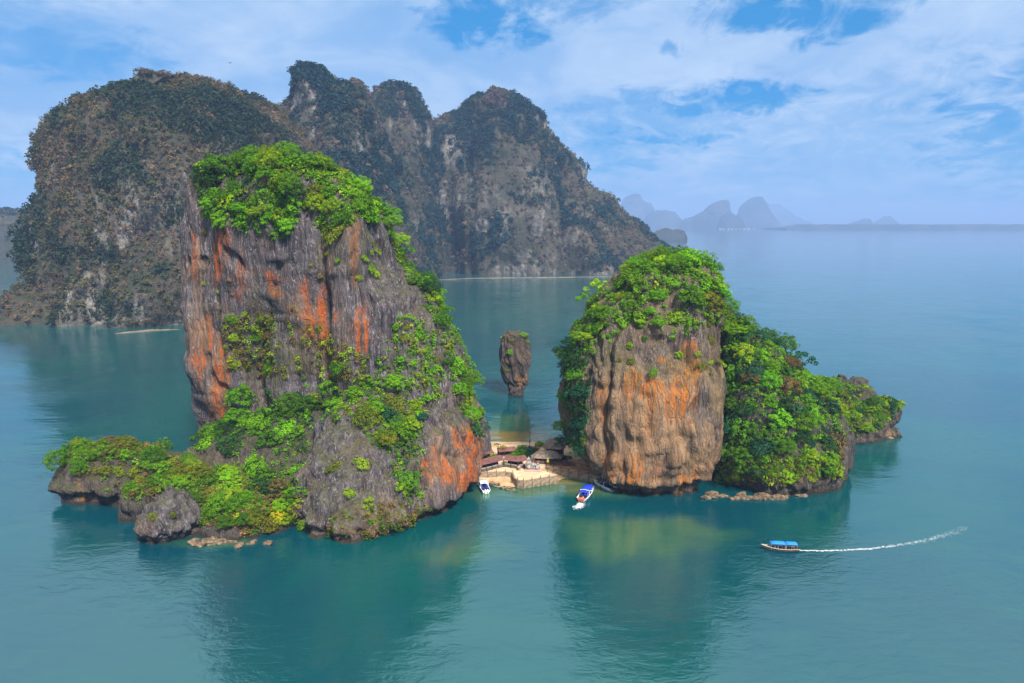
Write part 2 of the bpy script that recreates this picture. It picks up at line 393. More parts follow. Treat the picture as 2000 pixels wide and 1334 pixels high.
# ================================================================== ROCK LOFTS
SURF = {}      # name -> dict(V, N, mask grid) for planting
def loft(L, Rr, YL, YR, depth, n=2.6, skew=0.0, step=0.55, flutes=((14, 2.6), (6, 1.1), (2.4, .42)), bulge=(26, 3.0), bottom=-2.5,
         undercut=0.0, ledge=0.0, seed=0, vstretch=6.0, ztop_rough=0.6, fissure=(18, 0.0)):
    """closed tower from left/right outlines (pixels at the outline's real distance, turned to metres) and front/back distances by height"""
    l = np.array([px(*(tuple(p) + (YL,))[:3]) for p in L]); r = np.array([px(*(tuple(p) + (YR,))[:3]) for p in Rr])
    ztop = min(l[0, 2], r[0, 2])
    def prep(a):
        z = np.minimum.accumulate(np.minimum(a[:, 2], ztop) - np.arange(len(a)) * 1e-4); x = a[:, 0]
        if z[-1] > bottom: z = np.append(z, bottom); x = np.append(x, x[-1])
        return z, x
    zl, xl = prep(l); zr, xr = prep(r)
    zf = np.linspace(ztop, bottom, 1200)
    XL = np.interp(-zf, -zl, xl); XR = np.interp(-zf, -zr, xr)
    bad = XL > XR - .5; mid = (XL + XR) / 2; XL = np.where(bad, mid - .25, XL); XR = np.where(bad, mid + .25, XR)
    ker = np.hanning(41); ker /= ker.sum()
    sm = lambda a: np.convolve(np.pad(a, 20, mode='edge'), ker, 'valid')
    XL = sm(XL); XR = sm(XR)
    D = np.array(depth, float); D = D[np.argsort(D[:, 0])]
    YF = np.interp(zf, D[:, 0], D[:, 1]); YB = np.interp(zf, D[:, 0], D[:, 2])
    YF = sm(YF); YB = sm(YB)
    ds = np.maximum.reduce([np.abs(np.diff(XL)), np.abs(np.diff(XR)), np.abs(np.diff(zf)), np.abs(np.diff(YF)), .7 * np.abs(np.diff(YB))])
    s = np.concatenate([[0], np.cumsum(ds)]); nz = max(12, int(s[-1] / step))
    zz = np.interp(np.linspace(0, s[-1], nz), s, zf)
    XL, XR, YF, YB = (np.interp(-zz, -zf, a) for a in (XL, XR, YF, YB))
    # cap rings: start from a small top ring
    k = max(3, int(0.5 * (XR[0] - XL[0]) / step)); fr = np.linspace(.04, 1, k, endpoint=False)
    cx, cyy = (XL[0] + XR[0]) / 2, (YF[0] + YB[0]) / 2
    zz = np.concatenate([np.full(k, zz[0]) + .15 * (1 - fr), zz])
    XL = np.concatenate([cx + (XL[0] - cx) * fr, XL]); XR = np.concatenate([cx + (XR[0] - cx) * fr, XR])
    YF = np.concatenate([cyy + (YF[0] - cyy) * fr, YF]); YB = np.concatenate([cyy + (YB[0] - cyy) * fr, YB])
    per = 2 * math.pi * math.sqrt((((XR - XL).max() / 2) ** 2 + ((YB - YF).max() / 2) ** 2) / 2)
    nt = max(24, int(per / step)); th = np.arange(nt) * 2 * math.pi / nt
    c, sn = np.cos(th), np.sin(th); c = np.sign(c) * np.abs(c) ** (2 / n); sn = np.sign(sn) * np.abs(sn) ** (2 / n)
    CX = (XL + XR) / 2; A = (XR - XL) / 2; CY = (YF + YB) / 2; B = (YB - YF) / 2
    X = CX[:, None] + A[:, None] * c; Y = CY[:, None] + B[:, None] * sn + skew * (A[:, None] * c); Z = np.repeat(zz[:, None], nt, 1)
    V = np.stack([X, Y, Z], -1)
    def normals(V):
        du = np.roll(V, -1, 1) - np.roll(V, 1, 1); dv = np.gradient(V, axis=0)
        N = np.cross(dv, du); N /= (np.linalg.norm(N, axis=-1, keepdims=True) + 1e-9); return -N if N[nz // 2, 0, 0] * 1 < 0 else N
    N = normals(V)
    H = N.copy(); H[..., 2] *= .5; 
    off = seed * 37.1
    Q = V + off; wv = np.stack([fbm(Q, 18, 2, 1), fbm(Q + 50, 18, 2, 2), np.zeros(Q.shape[:-1])], -1) * 3.0
    d = bulge[1] * fbm(Q, (bulge[0], bulge[0], bulge[0] * 1.4), 3, 3)
    for j, (lam, amp) in enumerate(flutes):
        b = np.abs(PN[j % 6]((Q + wv) / np.array([lam, lam, lam * vstretch]))) * 2.2
        d += amp * (np.minimum(b, 1.0) - .45)
    fis = 1 - np.abs(PN[4]((Q + wv * .6) / np.array([fissure[0], fissure[0], fissure[0] * 9]))) * 3.0
    d -= fissure[1] * np.clip(fis, 0, 1) ** 3
    pk = PN[2]((Q + wv) / (np.array([7.0, 7.0, 9.0]) * max(1, fissure[0] / 18))); d -= fissure[1] * .45 * sstep(.32, .55, pk)
    d += ztop_rough * sstep(.35, .85, N[..., 2]) * (np.abs(fbm(Q, 4, 3, 4)) * 4 - .8)
    if ledge: d += ledge * (np.abs(PN[5](Q / np.array([30, 30, 5.0]))) * 2 - .5)
    if undercut:
        jag = 1.6 * fbm(Q, (3, 3, 30), 2, 2) + 2.2 * fbm(Q, (12, 12, 60), 2, 1)
        zz_ = Z + jag
        d -= undercut * sstep(4.2, 2.2, zz_) * (1 - .35 * sstep(1.0, -.5, Z))
    wtop = np.linspace(0, 1, V.shape[0]); d *= np.minimum(1, np.arange(V.shape[0]) / 1.5)[:, None]; d = np.where(np.arange(V.shape[0])[:, None] < k, d[min(k, len(d) - 1)].mean() * .7 + .3 * d, d)
    V = V + H * d[..., None]; V[..., 2] = np.minimum(V[..., 2], zz[k] + 1.2 * ztop_rough)
    N = normals(V)
    nz = V.shape[0]; i = np.arange(nz * nt).reshape(nz, nt); j = np.roll(i, -1, 1)
    F = np.stack([i[:-1], i[1:], j[1:], j[:-1]], -1).reshape(-1, 4)
    cap = np.array([V[0].mean(0) + (0, 0, .1)]); ci = nz * nt
    T = np.stack([np.full(nt, ci), i[0], j[0]], 1)
    return np.concatenate([V.reshape(-1, 3), cap]), [F, T], np.concatenate([N.reshape(-1, 3), [[0, 0, 1.0]]])

def blobs(V, lst, front=True, ragged=.5, lam=5.0, k=1):
    """stain strength per vertex: soft ragged spots"""
    u, v, f = project(V); a = np.zeros(len(V)); n = fbm(V, (lam, lam, lam * 3), 3, k)
    for (cu, cv, ru, rv, s) in lst:
        d = np.sqrt(((u - cu) / ru) ** 2 + ((v - cv) / rv) ** 2) + ragged * n * 2
        a = np.maximum(a, s * sstep(1.45, .35, d))
    return a

def rock(name, parent, mat, key, rust=(), tan=(), moss=(), **kw):
    V, F, N = loft(**kw)
    at = {'rust': blobs(V, rust), 'tan': blobs(V, tan), 'moss': np.maximum(blobs(V, moss), .8 * sstep(.45, .8, N[:, 2]) * (V[:, 2] > 3))}
    o = add_mesh(name, V, F, mat, parent, True, at)
    SURF[key] = (V, N)
    return o

# ---------------- tall left stack with its buttress, apron and low headland
LI = empty('limestone_island', pw(640, 960))
tag(LI, 'tall limestone island with green summit and rust-streaked grey cliff, left of the beach', 'island')
rock('cliff', LI, ROCK, 'L_main', YL=233, YR=210, skew=-.22, n=3.8, seed=1,
     L=[(515, 322), (440, 330), (402, 352), (390, 385), (382, 430), (374, 480), (369, 540), (368, 600), (373, 660), (377, 720), (382, 770), (394, 800), (402, 840), (404, 900)],
     Rr=[(570, 322), (630, 330), (668, 352), (692, 385), (712, 420), (730, 455), (750, 500), (778, 545), (822, 585), (855, 625), (878, 680), (896, 740), (908, 800), (922, 850), (932, 900), (934, 950)],
     depth=[(103, 218, 236), (96, 211, 244), (80, 206, 252), (50, 203, 260), (20, 203, 266), (0, 204, 268)],
     flutes=((22, 4.2), (9, 1.9), (3.6, .75), (1.7, .3)), bulge=(34, 4.0), undercut=3.0, ledge=.35, fissure=(20, 3.4),
     rust=[(440, 500, 26, 60, .75), (465, 560, 18, 90, .6), (535, 550, 14, 26, .95), (620, 620, 34, 60, 1.0), (600, 560, 16, 50, .6), (703, 640, 16, 50, 1.0), (395, 690, 14, 60, .8), (425, 740, 26, 80, .95), (425, 790, 30, 40, .8),
           (650, 690, 30, 30, .4), (690, 460, 12, 90, .45), (640, 500, 12, 50, .4), (380, 480, 8, 70, .5), (905, 880, 16, 70, .9), (925, 900, 10, 60, .9), (480, 640, 16, 60, .45), (440, 630, 10, 60, .4)],
     tan=[(390, 600, 20, 200, .4), (420, 740, 40, 100, .5), (900, 850, 40, 80, .5), (620, 660, 70, 90, .35)],
     moss=[(560, 690, 90, 60, .7), (500, 640, 50, 60, .5), (680, 490, 60, 60, .4), (820, 680, 40, 80, .4)])
rock('buttress', LI, ROCK, 'L_knob', YL=184, YR=186, skew=.12, n=2.7, seed=2,
     L=[(690, 775), (645, 803), (612, 845), (597, 895), (592, 950), (594, 1000), (602, 1045)],
     Rr=[(720, 775), (765, 800), (805, 850), (832, 900), (848, 960), (852, 1030)],
     depth=[(31, 190, 204), (24, 180, 212), (14, 170, 215), (5, 162.5, 216), (0, 160.5, 216)],
     flutes=((11, 1.7), (4.5, .9), (2, .45)), vstretch=3.2, undercut=3.2, bulge=(16, 2.0), fissure=(12, 1.8), ledge=.5,
     tan=[(760, 1010, 70, 40, .4), (640, 1050, 60, 20, .4)], moss=[(690, 1000, 90, 50, .35)])
rock('foot', LI, ROCK, 'L_foot', YL=182, YR=197, skew=.95, n=2.8, seed=3,
     L=[(830, 790), (800, 830), (775, 900), (765, 1000), (765, 1040)],
     Rr=[(850, 790), (885, 815), (912, 850), (930, 885), (936, 920), (934, 950)],
     depth=[(30, 188, 204), (20, 180, 212), (8, 174, 216), (0, 173.5, 216)],
     flutes=((9, 1.9), (4, 1.0), (1.8, .4)), vstretch=5, undercut=4.6, bulge=(14, 1.5), fissure=(10, 1.6),
     rust=[(860, 905, 45, 26, 1.0), (885, 935, 40, 22, .8), (905, 870, 26, 50, .8), (925, 890, 14, 50, .9), (845, 880, 22, 24, .6)],
     tan=[(890, 900, 60, 70, .6), (870, 850, 40, 40, .3)])
rock('slope', LI, ROCK_D, 'L_apron', YL=200, YR=190, skew=-.1, n=2.3, seed=4,
     L=[(560, 800), (500, 820), (440, 842), (400, 860), (382, 880), (374, 910), (368, 950), (355, 1000)],
     Rr=[(600, 800), (640, 840), (655, 900), (660, 1000), (660, 1050)],
     depth=[(27, 203, 218), (20, 195, 226), (11, 185, 236), (5, 172, 240), (1.5, 165, 242), (0, 163, 242)],
     flutes=((10, 1.6), (4, .8)), vstretch=2.5, bulge=(18, 2.5), undercut=.8)
rock('fluted_outcrop', LI, ROCK, 'L_flute', YL=206, YR=203, n=3.2, seed=5, skew=.0,
     L=[(392, 868), (374, 873), (370, 890), (376, 930)], Rr=[(430, 868), (452, 873), (456, 890), (450, 930)],
     depth=[(12.5, 202, 212), (9, 200, 216), (0, 201, 216)], flutes=((3.2, 1.4), (1.5, .6)), vstretch=14, bulge=(12, .8), step=.4)
rock('headland', LI, ROCK_D, 'L_head', YL=190, YR=190, n=2.6, seed=6,
     L=[(165, 888), (125, 893), (108, 915), (103, 945), (110, 975), (122, 1000)],
     Rr=[(230, 888), (300, 893), (345, 915), (375, 945), (390, 990)],
     depth=[(13, 190, 198), (10, 185, 203), (5, 181, 206), (0, 182, 207)],
     flutes=((8, 1.7), (3.5, .9), (1.7, .4)), vstretch=3, undercut=2.4, bulge=(13, 1.8), fissure=(9, 1.6), tan=[(160, 960, 14, 30, .7)], rust=[(165, 965, 8, 22, .7)])
rock('low_spur', LI, ROCK_D, 'L_spur', YL=176, YR=176, n=2.3, seed=7,
     L=[(255, 965), (228, 975), (218, 1000), (224, 1020)], Rr=[(262, 965), (290, 975), (305, 1000), (300, 1025)],
     depth=[(9, 176, 182), (5, 173, 190), (0, 173, 190)], flutes=((4, 1.0), (1.8, .4)), vstretch=2, bulge=(7, 1.0), undercut=1.0, step=.4)
BO = empty('shore_boulder', pw(320, 1062))
tag(BO, 'large pyramid-shaped grey boulder at the water edge, pale band at its foot', 'boulder')
rock('rock', BO, ROCK, 'boulder', YL=165, YR=165, n=1.9, seed=8,
     L=[(318, 957), (298, 982), (270, 1010), (256, 1032), (258, 1048), (268, 1066)], Rr=[(328, 957), (348, 972), (372, 998), (385, 1020), (380, 1040), (362, 1066)],
     depth=[(13, 165, 168), (8, 161, 173), (3, 158.5, 175), (0, 160.5, 175)], flutes=((5, .8), (2.2, .7), (1.1, .3)), vstretch=1.3, bulge=(8, .5), undercut=1.2, step=.38)

# ---------------- right stack and its wooded slope
RI = empty('ochre_stack', pw(1280, 940))
tag(RI, 'squat ochre limestone island with wooded cap and long green slope, right of the beach', 'island')
rock('cliff', RI, ROCK_R, 'R_main', YL=208, YR=207, n=2.8, seed=11,
     L=[(1300, 512), (1240, 530), (1195, 565), (1163, 605), (1132, 655), (1118, 705), (1112, 760), (1112, 820), (1120, 862), (1150, 905), (1190, 935), (1215, 955)],
     Rr=[(1340, 512), (1388, 525), (1410, 552), (1421, 600), (1420, 650), (1416, 720), (1412, 780), (1402, 840), (1388, 890), (1372, 930), (1358, 965)],
     depth=[(71, 210, 222), (64, 201, 230), (50, 195, 238), (30, 187.5, 242), (12, 186, 240), (4, 187.5, 238), (0, 190, 238)],
     flutes=((12, 1.8), (5, 1.4), (2.2, .8), (1.1, .3)), vstretch=9, bulge=(24, 2.6), undercut=3.2, fissure=(13, 2.4), ledge=.4,
     rust=[(1275, 750, 30, 24, .9), (1230, 755, 10, 26, .8), (1330, 770, 30, 60, .8), (1290, 700, 14, 14, .9), (1340, 680, 18, 16, .8), (1230, 920, 22, 40, .9), (1290, 910, 30, 40, .7), (1340, 940, 28, 36, .8), (1200, 900, 16, 40, .6), (1270, 830, 10, 60, .6), (1360, 770, 8, 40, .9), (1180, 800, 14, 60, .5)],
     tan=[(1270, 880, 150, 130, .95), (1180, 830, 50, 90, .8), (1340, 900, 60, 100, .9), (1300, 740, 90, 60, .45)],
     moss=[(1200, 690, 60, 40, .5), (1310, 720, 90, 30, .5), (1400, 740, 26, 90, .35)])
rock('slope', RI, ROCK_D, 'R_slope', YL=214, YR=225, n=2.2, seed=12, skew=.18,
     L=[(1400, 640), (1385, 700), (1372, 800), (1368, 900), (1368, 960)],
     Rr=[(1430, 640), (1462, 655), (1500, 682), (1542, 712), (1584, 744), (1620, 778), (1638, 820), (1640, 870), (1634, 930)],
     depth=[(50, 215, 232), (38, 207, 244), (22, 197, 254), (8, 191, 260), (2, 190, 262), (0, 191, 262)],
     flutes=((12, 1.8), (5, .8)), vstretch=2.2, bulge=(22, 3.0), undercut=1.6)
rock('ridge', RI, ROCK_D, 'R_ridge', YL=247, YR=250, n=2.4, seed=13,
     L=[(1625, 754), (1590, 756), (1565, 780), (1560, 900)], Rr=[(1668, 758), (1702, 778), (1722, 805), (1730, 835), (1730, 865)],
     depth=[(16, 250, 256), (10, 245, 261), (3, 240, 264), (0, 239, 264)], flutes=((6, 1.2), (2.6, .7)), vstretch=2, bulge=(10, 1.6), undercut=1.2)
rock('dark_crag', RI, ROCK_D, 'R_crag', YL=256, YR=256, n=2.3, seed=14,
     L=[(1668, 740), (1661, 750), (1659, 770), (1655, 800)], Rr=[(1680, 740), (1697, 752), (1706, 768), (1708, 800)],
     depth=[(21, 255, 259), (14, 252, 262), (8, 251, 263)], flutes=((4, 1.2), (1.8, .6)), vstretch=2, bulge=(6, .8), bottom=8, step=.4)
rock('dark_crag', RI, ROCK_D, 'R_crag2', YL=254, YR=254, n=2.3, seed=15,
     L=[(1643, 734), (1636, 742), (1632, 760), (1628, 785)], Rr=[(1650, 734), (1656, 745), (1656, 760), (1658, 785)],
     depth=[(21, 253, 256), (14, 251, 258), (8, 250, 259)], flutes=((3, .8), (1.6, .4)), vstretch=2, bulge=(6, .5), bottom=9, step=.4)
rock('point', RI, ROCK_D, 'R_point', YL=252, YR=252, n=2.5, seed=16,
     L=[(1728, 782), (1705, 795), (1690, 815), (1685, 840), (1670, 858)], Rr=[(1740, 782), (1754, 792), (1761, 806), (1756, 822), (1744, 832), (1758, 840), (1757, 853)],
     depth=[(13, 252, 256), (8, 249, 260), (3.5, 248, 260), (0, 246, 261)], flutes=((5, 1.2), (2.2, .7), (1.1, .3)), vstretch=2, bulge=(8, .8), undercut=.6, step=.4, tan=[(1700, 850, 60, 8, .8)])
KT = empty('rock_pillar', pw(1009, 774))
tag(KT, 'slender top-heavy rock pillar rising from the sea between the two islands', 'rock pillar')
rock('rock', KT, ROCK_P, 'tapu', YL=311, YR=311, n=2.6, seed=21,
     L=[(997, 651), (984, 655), (978, 668), (976, 690), (979, 712), (984, 738), (990, 755), (994, 768), (996, 774)],
     Rr=[(1014, 651), (1030, 655), (1035, 670), (1036, 700), (1034, 730), (1032, 748), (1027, 756), (1024, 766), (1022, 774)],
     depth=[(31, 308, 315), (29, 305, 318), (18, 305, 318), (8, 307, 315), (3, 308.2, 313.8), (0, 308.6, 313.4)],
     flutes=((3.6, 1.1), (1.7, .7), (.9, .3)), vstretch=6, bulge=(9, .8), step=.3, ztop_rough=1.2,
     tan=[(1010, 738, 12, 12, .8), (1000, 705, 30, 20, .2)], rust=[(1012, 740, 8, 12, .8), (1003, 742, 6, 10, .7)])

# ================================================================== MOUNTAINS BEHIND
BARE = {}
def mountain(name, key, label, bare=(), **kw):
    V, F, N = loft(**kw)
    u, v, f = project(V)
    b = np.maximum(blobs(V, bare, lam=40.0), .85 * sstep(.36, .10, N[:, 2]) * sstep(-.05, .25, fbm(V, (45, 45, 140), 3, 2)))
    o = add_mesh(name, V, F, MOUNT, None, True, {'bare': b})
    tag(o, label, 'mountain', kind='structure'); SURF[key] = (V, N); BARE[key] = b; return o
MF = ((130, 24), (55, 11), (22, 4.5), (10, 2.0))
mountain('mountain', 'M_A', 'broad brown-green mountain with steep left cliff behind the tall island', YL=715, YR=760, n=2.3, skew=.12, seed=31, step=4.5,
    L=[(298, 166, 715), (250, 180, 710), (200, 192, 700), (150, 206, 690), (108, 236, 670), (72, 268, 655), (62, 300, 645), (68, 350, 640), (84, 420, 635), (88, 480, 630), (70, 520, 620), (45, 560, 615), (20, 600, 610), (5, 620, 610)],
    Rr=[(352, 168), (400, 184), (445, 186), (482, 196), (512, 218), (560, 245), (640, 330), (700, 420), (740, 520), (760, 620)],
    depth=[(228, 690, 760), (215, 650, 800), (170, 605, 840), (110, 580, 860), (50, 545, 870), (10, 515, 870), (0, 505, 870)],
    fissure=(95, 20), flutes=((120, 30), (52, 15), (22, 6), (9, 2.2)), bulge=(170, 22), vstretch=3.2, bottom=-6,
    bare=[(52, 400, 14, 90, 1), (60, 470, 14, 60, 1), (170, 600, 45, 45, .95), (275, 600, 18, 35, .9), (340, 420, 30, 50, .5), (330, 380, 25, 40, .4), (200, 380, 30, 40, .4), (215, 610, 60, 30, .6)])
mountain('mountain', 'M_B', 'mountain ridge with a blocky pinnacle behind the tall island', YL=930, YR=930, n=2.4, seed=32, step=6,
    L=[(600, 146), (580, 160), (568, 184), (557, 208), (535, 222), (500, 232), (460, 300), (420, 420), (400, 520), (390, 560)],
    Rr=[(618, 146), (640, 162), (656, 178), (690, 188), (718, 205), (735, 260), (765, 340), (800, 420), (830, 490), (850, 550)],
    depth=[(305, 915, 950), (270, 895, 980), (200, 860, 1050), (100, 800, 1100), (0, 740, 1120)],
    fissure=(80, 12), flutes=((100, 18), (48, 11), (20, 5), (9, 2)), bulge=(150, 10), vstretch=2.6, bottom=-6, bare=[(590, 180, 40, 50, .7), (700, 280, 50, 90, .3)])
mountain('mountain', 'M_knob', 'small wooded knob on the shoulder of the blocky pinnacle', YL=940, YR=940, n=2.3, seed=33, step=5,
    L=[(690, 160), (680, 170), (672, 200), (660, 260)], Rr=[(698, 160), (712, 172), (718, 200), (730, 260)],
    depth=[(280, 935, 950), (240, 920, 980), (200, 905, 990)], flutes=((40, 4), (16, 2.5)), bulge=(60, 4), vstretch=2.5, bottom=180)
mountain('mountain', 'M_C', 'rounded dome mountain between the pinnacle and the pointed peak', YL=1180, YR=1180, n=2.5, seed=34, step=7,
    L=[(770, 178), (740, 188), (722, 215), (705, 280), (690, 400), (680, 500)], Rr=[(800, 178), (820, 198), (836, 225), (848, 260), (870, 400), (890, 500)],
    depth=[(330, 1150, 1200), (280, 1110, 1260), (150, 1060, 1320), (0, 1020, 1340)], flutes=((80, 9), (36, 6), (16, 3.5)), bulge=(120, 10), vstretch=2.6, bottom=-6)
mountain('mountain', 'M_D', 'pointed blue-green mountain sloping down to the right behind the pillar', YL=1240, YR=1280, n=2.3, seed=35, step=6,
    L=[(955, 180), (925, 195), (885, 216), (858, 238), (835, 275), (815, 330), (790, 420), (775, 500), (760, 545)],
    Rr=[(975, 180), (1005, 198), (1035, 232), (1080, 255), (1112, 302), (1140, 352), (1172, 398), (1210, 430), (1250, 452), (1305, 490), (1340, 512)],
    depth=[(335, 1215, 1270), (290, 1180, 1330), (180, 1130, 1420), (80, 1090, 1480), (20, 1070, 1500), (0, 1062, 1510)],
    fissure=(110, 22), flutes=((130, 34), (60, 17), (25, 7), (10, 2.4)), bulge=(180, 16), vstretch=3.2, bottom=-6,
    bare=[(885, 300, 22, 28, .95), (1020, 525, 60, 16, 1), (985, 440, 26, 50, .5), (1045, 380, 30, 60, .4), (1120, 450, 25, 40, .4), (940, 380, 60, 40, .3)])
mountain('mountain', 'M_E', 'dim blue-green hill at the far left edge beyond the mountain', YL=1500, YR=1500, n=2.2, seed=36, step=10,
    L=[(10, 412), (-60, 400), (-160, 420), (-260, 480)], Rr=[(25, 412), (50, 420), (110, 450), (160, 500)],
    depth=[(130, 1480, 1560), (60, 1420, 1640), (0, 1380, 1700)], flutes=((90, 10), (36, 5)), bulge=(120, 8), vstretch=2, bottom=-6)

# far islands fading in the haze
def far_island(label, Lp, Rp, Y, th, seed):
    z0 = px(Lp[0][0], Lp[0][1], Y)[2]
    V, F, N = loft(L=Lp, Rr=Rp, YL=Y, YR=Y, depth=[(z0, Y - th * .25, Y + th * .25), (z0 * .5, Y - th * .6, Y + th * .6), (0, Y - th, Y + th)], n=2.2, seed=seed, step=Y * .0022,
                   flutes=((Y * .025, Y * .0035), (Y * .010, Y * .0018), (Y * .005, Y * .0008)), bulge=(Y * .03, Y * .003), vstretch=2.2, bottom=-10, ztop_rough=Y * .0006)
    o = add_mesh('hill', V, F, FAR); tag(o, label, 'hill', kind='structure')
Y1 = pw(1330, 471)[1]
far_island('low wooded islet just beyond the right foot of the pointed mountain', [(1300, 446), (1280, 452), (1268, 465), (1262, 471)], [(1305, 446), (1318, 450), (1328, 448), (1338, 452), (1342, 462), (1341, 472)], Y1 + 60, 70, 41)
Y2 = pw(1420, 448)[1]
far_island('dark domed island in the haze with a pale village at its foot', [(1420, 416), (1408, 424), (1400, 440), (1398, 448)], [(1430, 416), (1442, 424), (1450, 436), (1453, 448)], Y2 + 150, 120, 42)
far_island('steep hazy island behind the domed island', [(1408, 391), (1392, 400), (1380, 414), (1360, 422), (1335, 428), (1328, 447)], [(1418, 391), (1426, 398), (1430, 415), (1434, 430), (1440, 447)], Y2 + 900, 300, 43)
far_island('pointed hazy island right of the domed island', [(1480, 384), (1460, 392), (1445, 404), (1438, 420), (1432, 446)], [(1487, 384), (1497, 398), (1505, 415), (1514, 430), (1525, 446)], Y2 + 2500, 350, 44)
far_island('faint tall island at the left end of the hazy chain', [(1240, 380), (1226, 388), (1214, 400), (1200, 430)], [(1246, 380), (1258, 395), (1272, 402), (1282, 418), (1295, 446)], Y2 + 3600, 400, 45)
far_island('faint low humps left of the steep hazy island', [(1290, 411), (1275, 416), (1262, 425), (1255, 447)], [(1300, 411), (1318, 416), (1325, 430), (1332, 447)], Y2 + 1800, 300, 46)
far_island('very faint hills right of the pointed hazy island', [(1500, 400), (1480, 410), (1460, 447)], [(1520, 400), (1545, 418), (1570, 432), (1600, 446)], Y2 + 8500, 500, 47)
far_island('small faint hump above the long low shore', [(1690, 428), (1676, 432), (1660, 440)], [(1694, 428), (1700, 434), (1706, 442)], Y2 + 3000, 200, 48)
far_island('faint wider hump above the long low shore', [(1728, 423), (1718, 430), (1700, 440)], [(1736, 423), (1742, 430), (1760, 442)], Y2 + 4200, 250, 49)
def low_shore():
    Y = pw(1700, 449)[1]; n = 240; u = np.linspace(1530, 2700, n)
    t = np.linspace(0, 1, n); top = 34 * sstep(0, .05, t) + 16 + 8 * PN[1](np.stack([t * 90, t * 0, t * 0], 1)) + 6 * PN[2](np.stack([t * 31, t * 0, t * 0], 1))
    x = (u - 1000) / FPX * Y
    V = []; 
    for dy, k in ((0, -.3), (8, .8), (60, 1.0), (500, 1.15), (900, -.3)):
        V.append(np.stack([x, np.full(n, Y + dy), np.where(k < 0, -4.0, top * k + 1.5 * PN[3](np.stack([t * 200, np.full(n, dy * .1), t * 0], 1)))], 1))
    V = np.concatenate(V); i = np.arange(4 * n).reshape(4, n)[:, :-1].ravel(); F = np.stack([i, i + 1, i + n + 1, i + n], 1)
    o = add_mesh('shoreline', V, F, FAR); tag(o, 'long low dark mangrove shore on the right horizon', 'shore', kind='structure')
low_shore()

# ================================================================== VEGETATION
def leaf_quads(P, N, size, g):
    """one leaf-shaped quad per point, facing N"""
    n = len(P); a = np.cross(N, g.normal(size=(n, 3))); a /= (np.linalg.norm(a, axis=1)[:, None] + 1e-9); b = np.cross(N, a)
    s = (size * g.uniform(.65, 1.35, n))[:, None] if np.ndim(size) == 0 else (size * g.uniform(.65, 1.35, n))[:, None]
    V = np.stack([P - a * s * .5, P - b * s * .36 + N * s * .10, P + a * s * .5, P + b * s * .36 + N * s * .10], 1).reshape(-1, 3)
    return V, np.arange(n * 4).reshape(n, 4)
def unit(v): return v / (np.linalg.norm(v, axis=-1, keepdims=True) + 1e-9)

def crown_shape(seed, rx=1.0, rz=.72, nc=26, nl=56, leaf=.15, cr=(.26, .42), low=-.35, hollow=.78):
    """crown of leaf clumps over a lobed dome, radius about 1, centre at the origin"""
    g = np.random.default_rng(seed)
    k = np.arange(nc) + .5; zc = 1 - (1 - low) * k / nc; ph = k * 2.39996 + g.uniform(0, 6)
    rr = np.sqrt(1 - np.clip(zc, -1, 1) ** 2)
    C = np.stack([rr * np.cos(ph), rr * np.sin(ph), zc], 1) + g.normal(0, .10, (nc, 3))
    C = unit(C) * g.uniform(hollow - .34, hollow + .17, nc)[:, None]; cs = g.uniform(*cr, nc)
    Ps, Ns, var = [], [], []
    for c, r in zip(C, cs):
        d = unit(g.normal(size=(nl, 3)) + unit(c[None]) * .55 + np.array([0, 0, .35])); rad = r * g.uniform(.72, 1.05, nl)[:, None]
        Ps.append(c + d * rad * np.array([1, 1, .8])); Ns.append(unit(d + g.normal(0, .38, (nl, 3)) + np.array([0, 0, .25])))
        var.append(np.clip(g.normal(.5, .17) + g.normal(0, .16, nl), 0, 1))
    P = np.concatenate(Ps) * np.array([rx, rx, rz]); N = np.concatenate(Ns); vv = np.concatenate(var)
    V, F = leaf_quads(P, N, leaf, g)
    return V, F, np.repeat(vv, 4)

def mesh_data(name, V, F, mat, attrs=None):
    o = add_mesh(name, V, F, mat, attrs=attrs, smooth=False); me = o.data; bpy.data.objects.remove(o); return me
def trunk_data(seed, h=1.0, twigs=4):
    g = random.Random(seed); mb = MB()
    p = [(0, 0, -.35), (g.uniform(-.05, .05), g.uniform(-.05, .05), .25), (g.uniform(-.1, .1), g.uniform(-.1, .1), .6), (g.uniform(-.1, .1), g.uniform(-.1, .1), 1.05)]
    mb.tube(p, [.085, .065, .05, .02], 6)
    for q in range(twigs):
        a = q * 6.283 / twigs + g.uniform(-.5, .5); b = p[2]
        mb.tube([b, (b[0] + .35 * math.cos(a), b[1] + .35 * math.sin(a), b[2] + .3), (b[0] + .68 * math.cos(a), b[1] + .68 * math.sin(a), b[2] + .5)], [.04, .026, .01], 5)
    o = mb.build('trunk', BARK, smooth=True); me = o.data; bpy.data.objects.remove(o); return me
def bare_shape(seed, n=26):
    """leafless twiggy shrub"""
    g = random.Random(seed); mb = MB()
    for q in range(n):
        a = g.uniform(0, 6.283); e = g.uniform(.25, 1.4); L_ = g.uniform(.6, 1.1)
        d = np.array([math.cos(a) * math.cos(e), math.sin(a) * math.cos(e), math.sin(e)])
        m_ = d * L_ * .5 + np.array([g.uniform(-.1, .1), g.uniform(-.1, .1), .05]); e_ = d * L_ + np.array([g.uniform(-.15, .15), g.uniform(-.15, .15), g.uniform(-.1, .1)])
        mb.tube([(0, 0, -.1), m_, e_], [.03, .02, .006], 4)
        for w_ in range(2):
            f_ = m_ + (e_ - m_) * g.uniform(.1, .6); mb.tube([f_, f_ + np.array([g.uniform(-.3, .3), g.uniform(-.3, .3), g.uniform(-.05, .3)])], [.014, .005], 3)
    return mb
CROWN_D = []
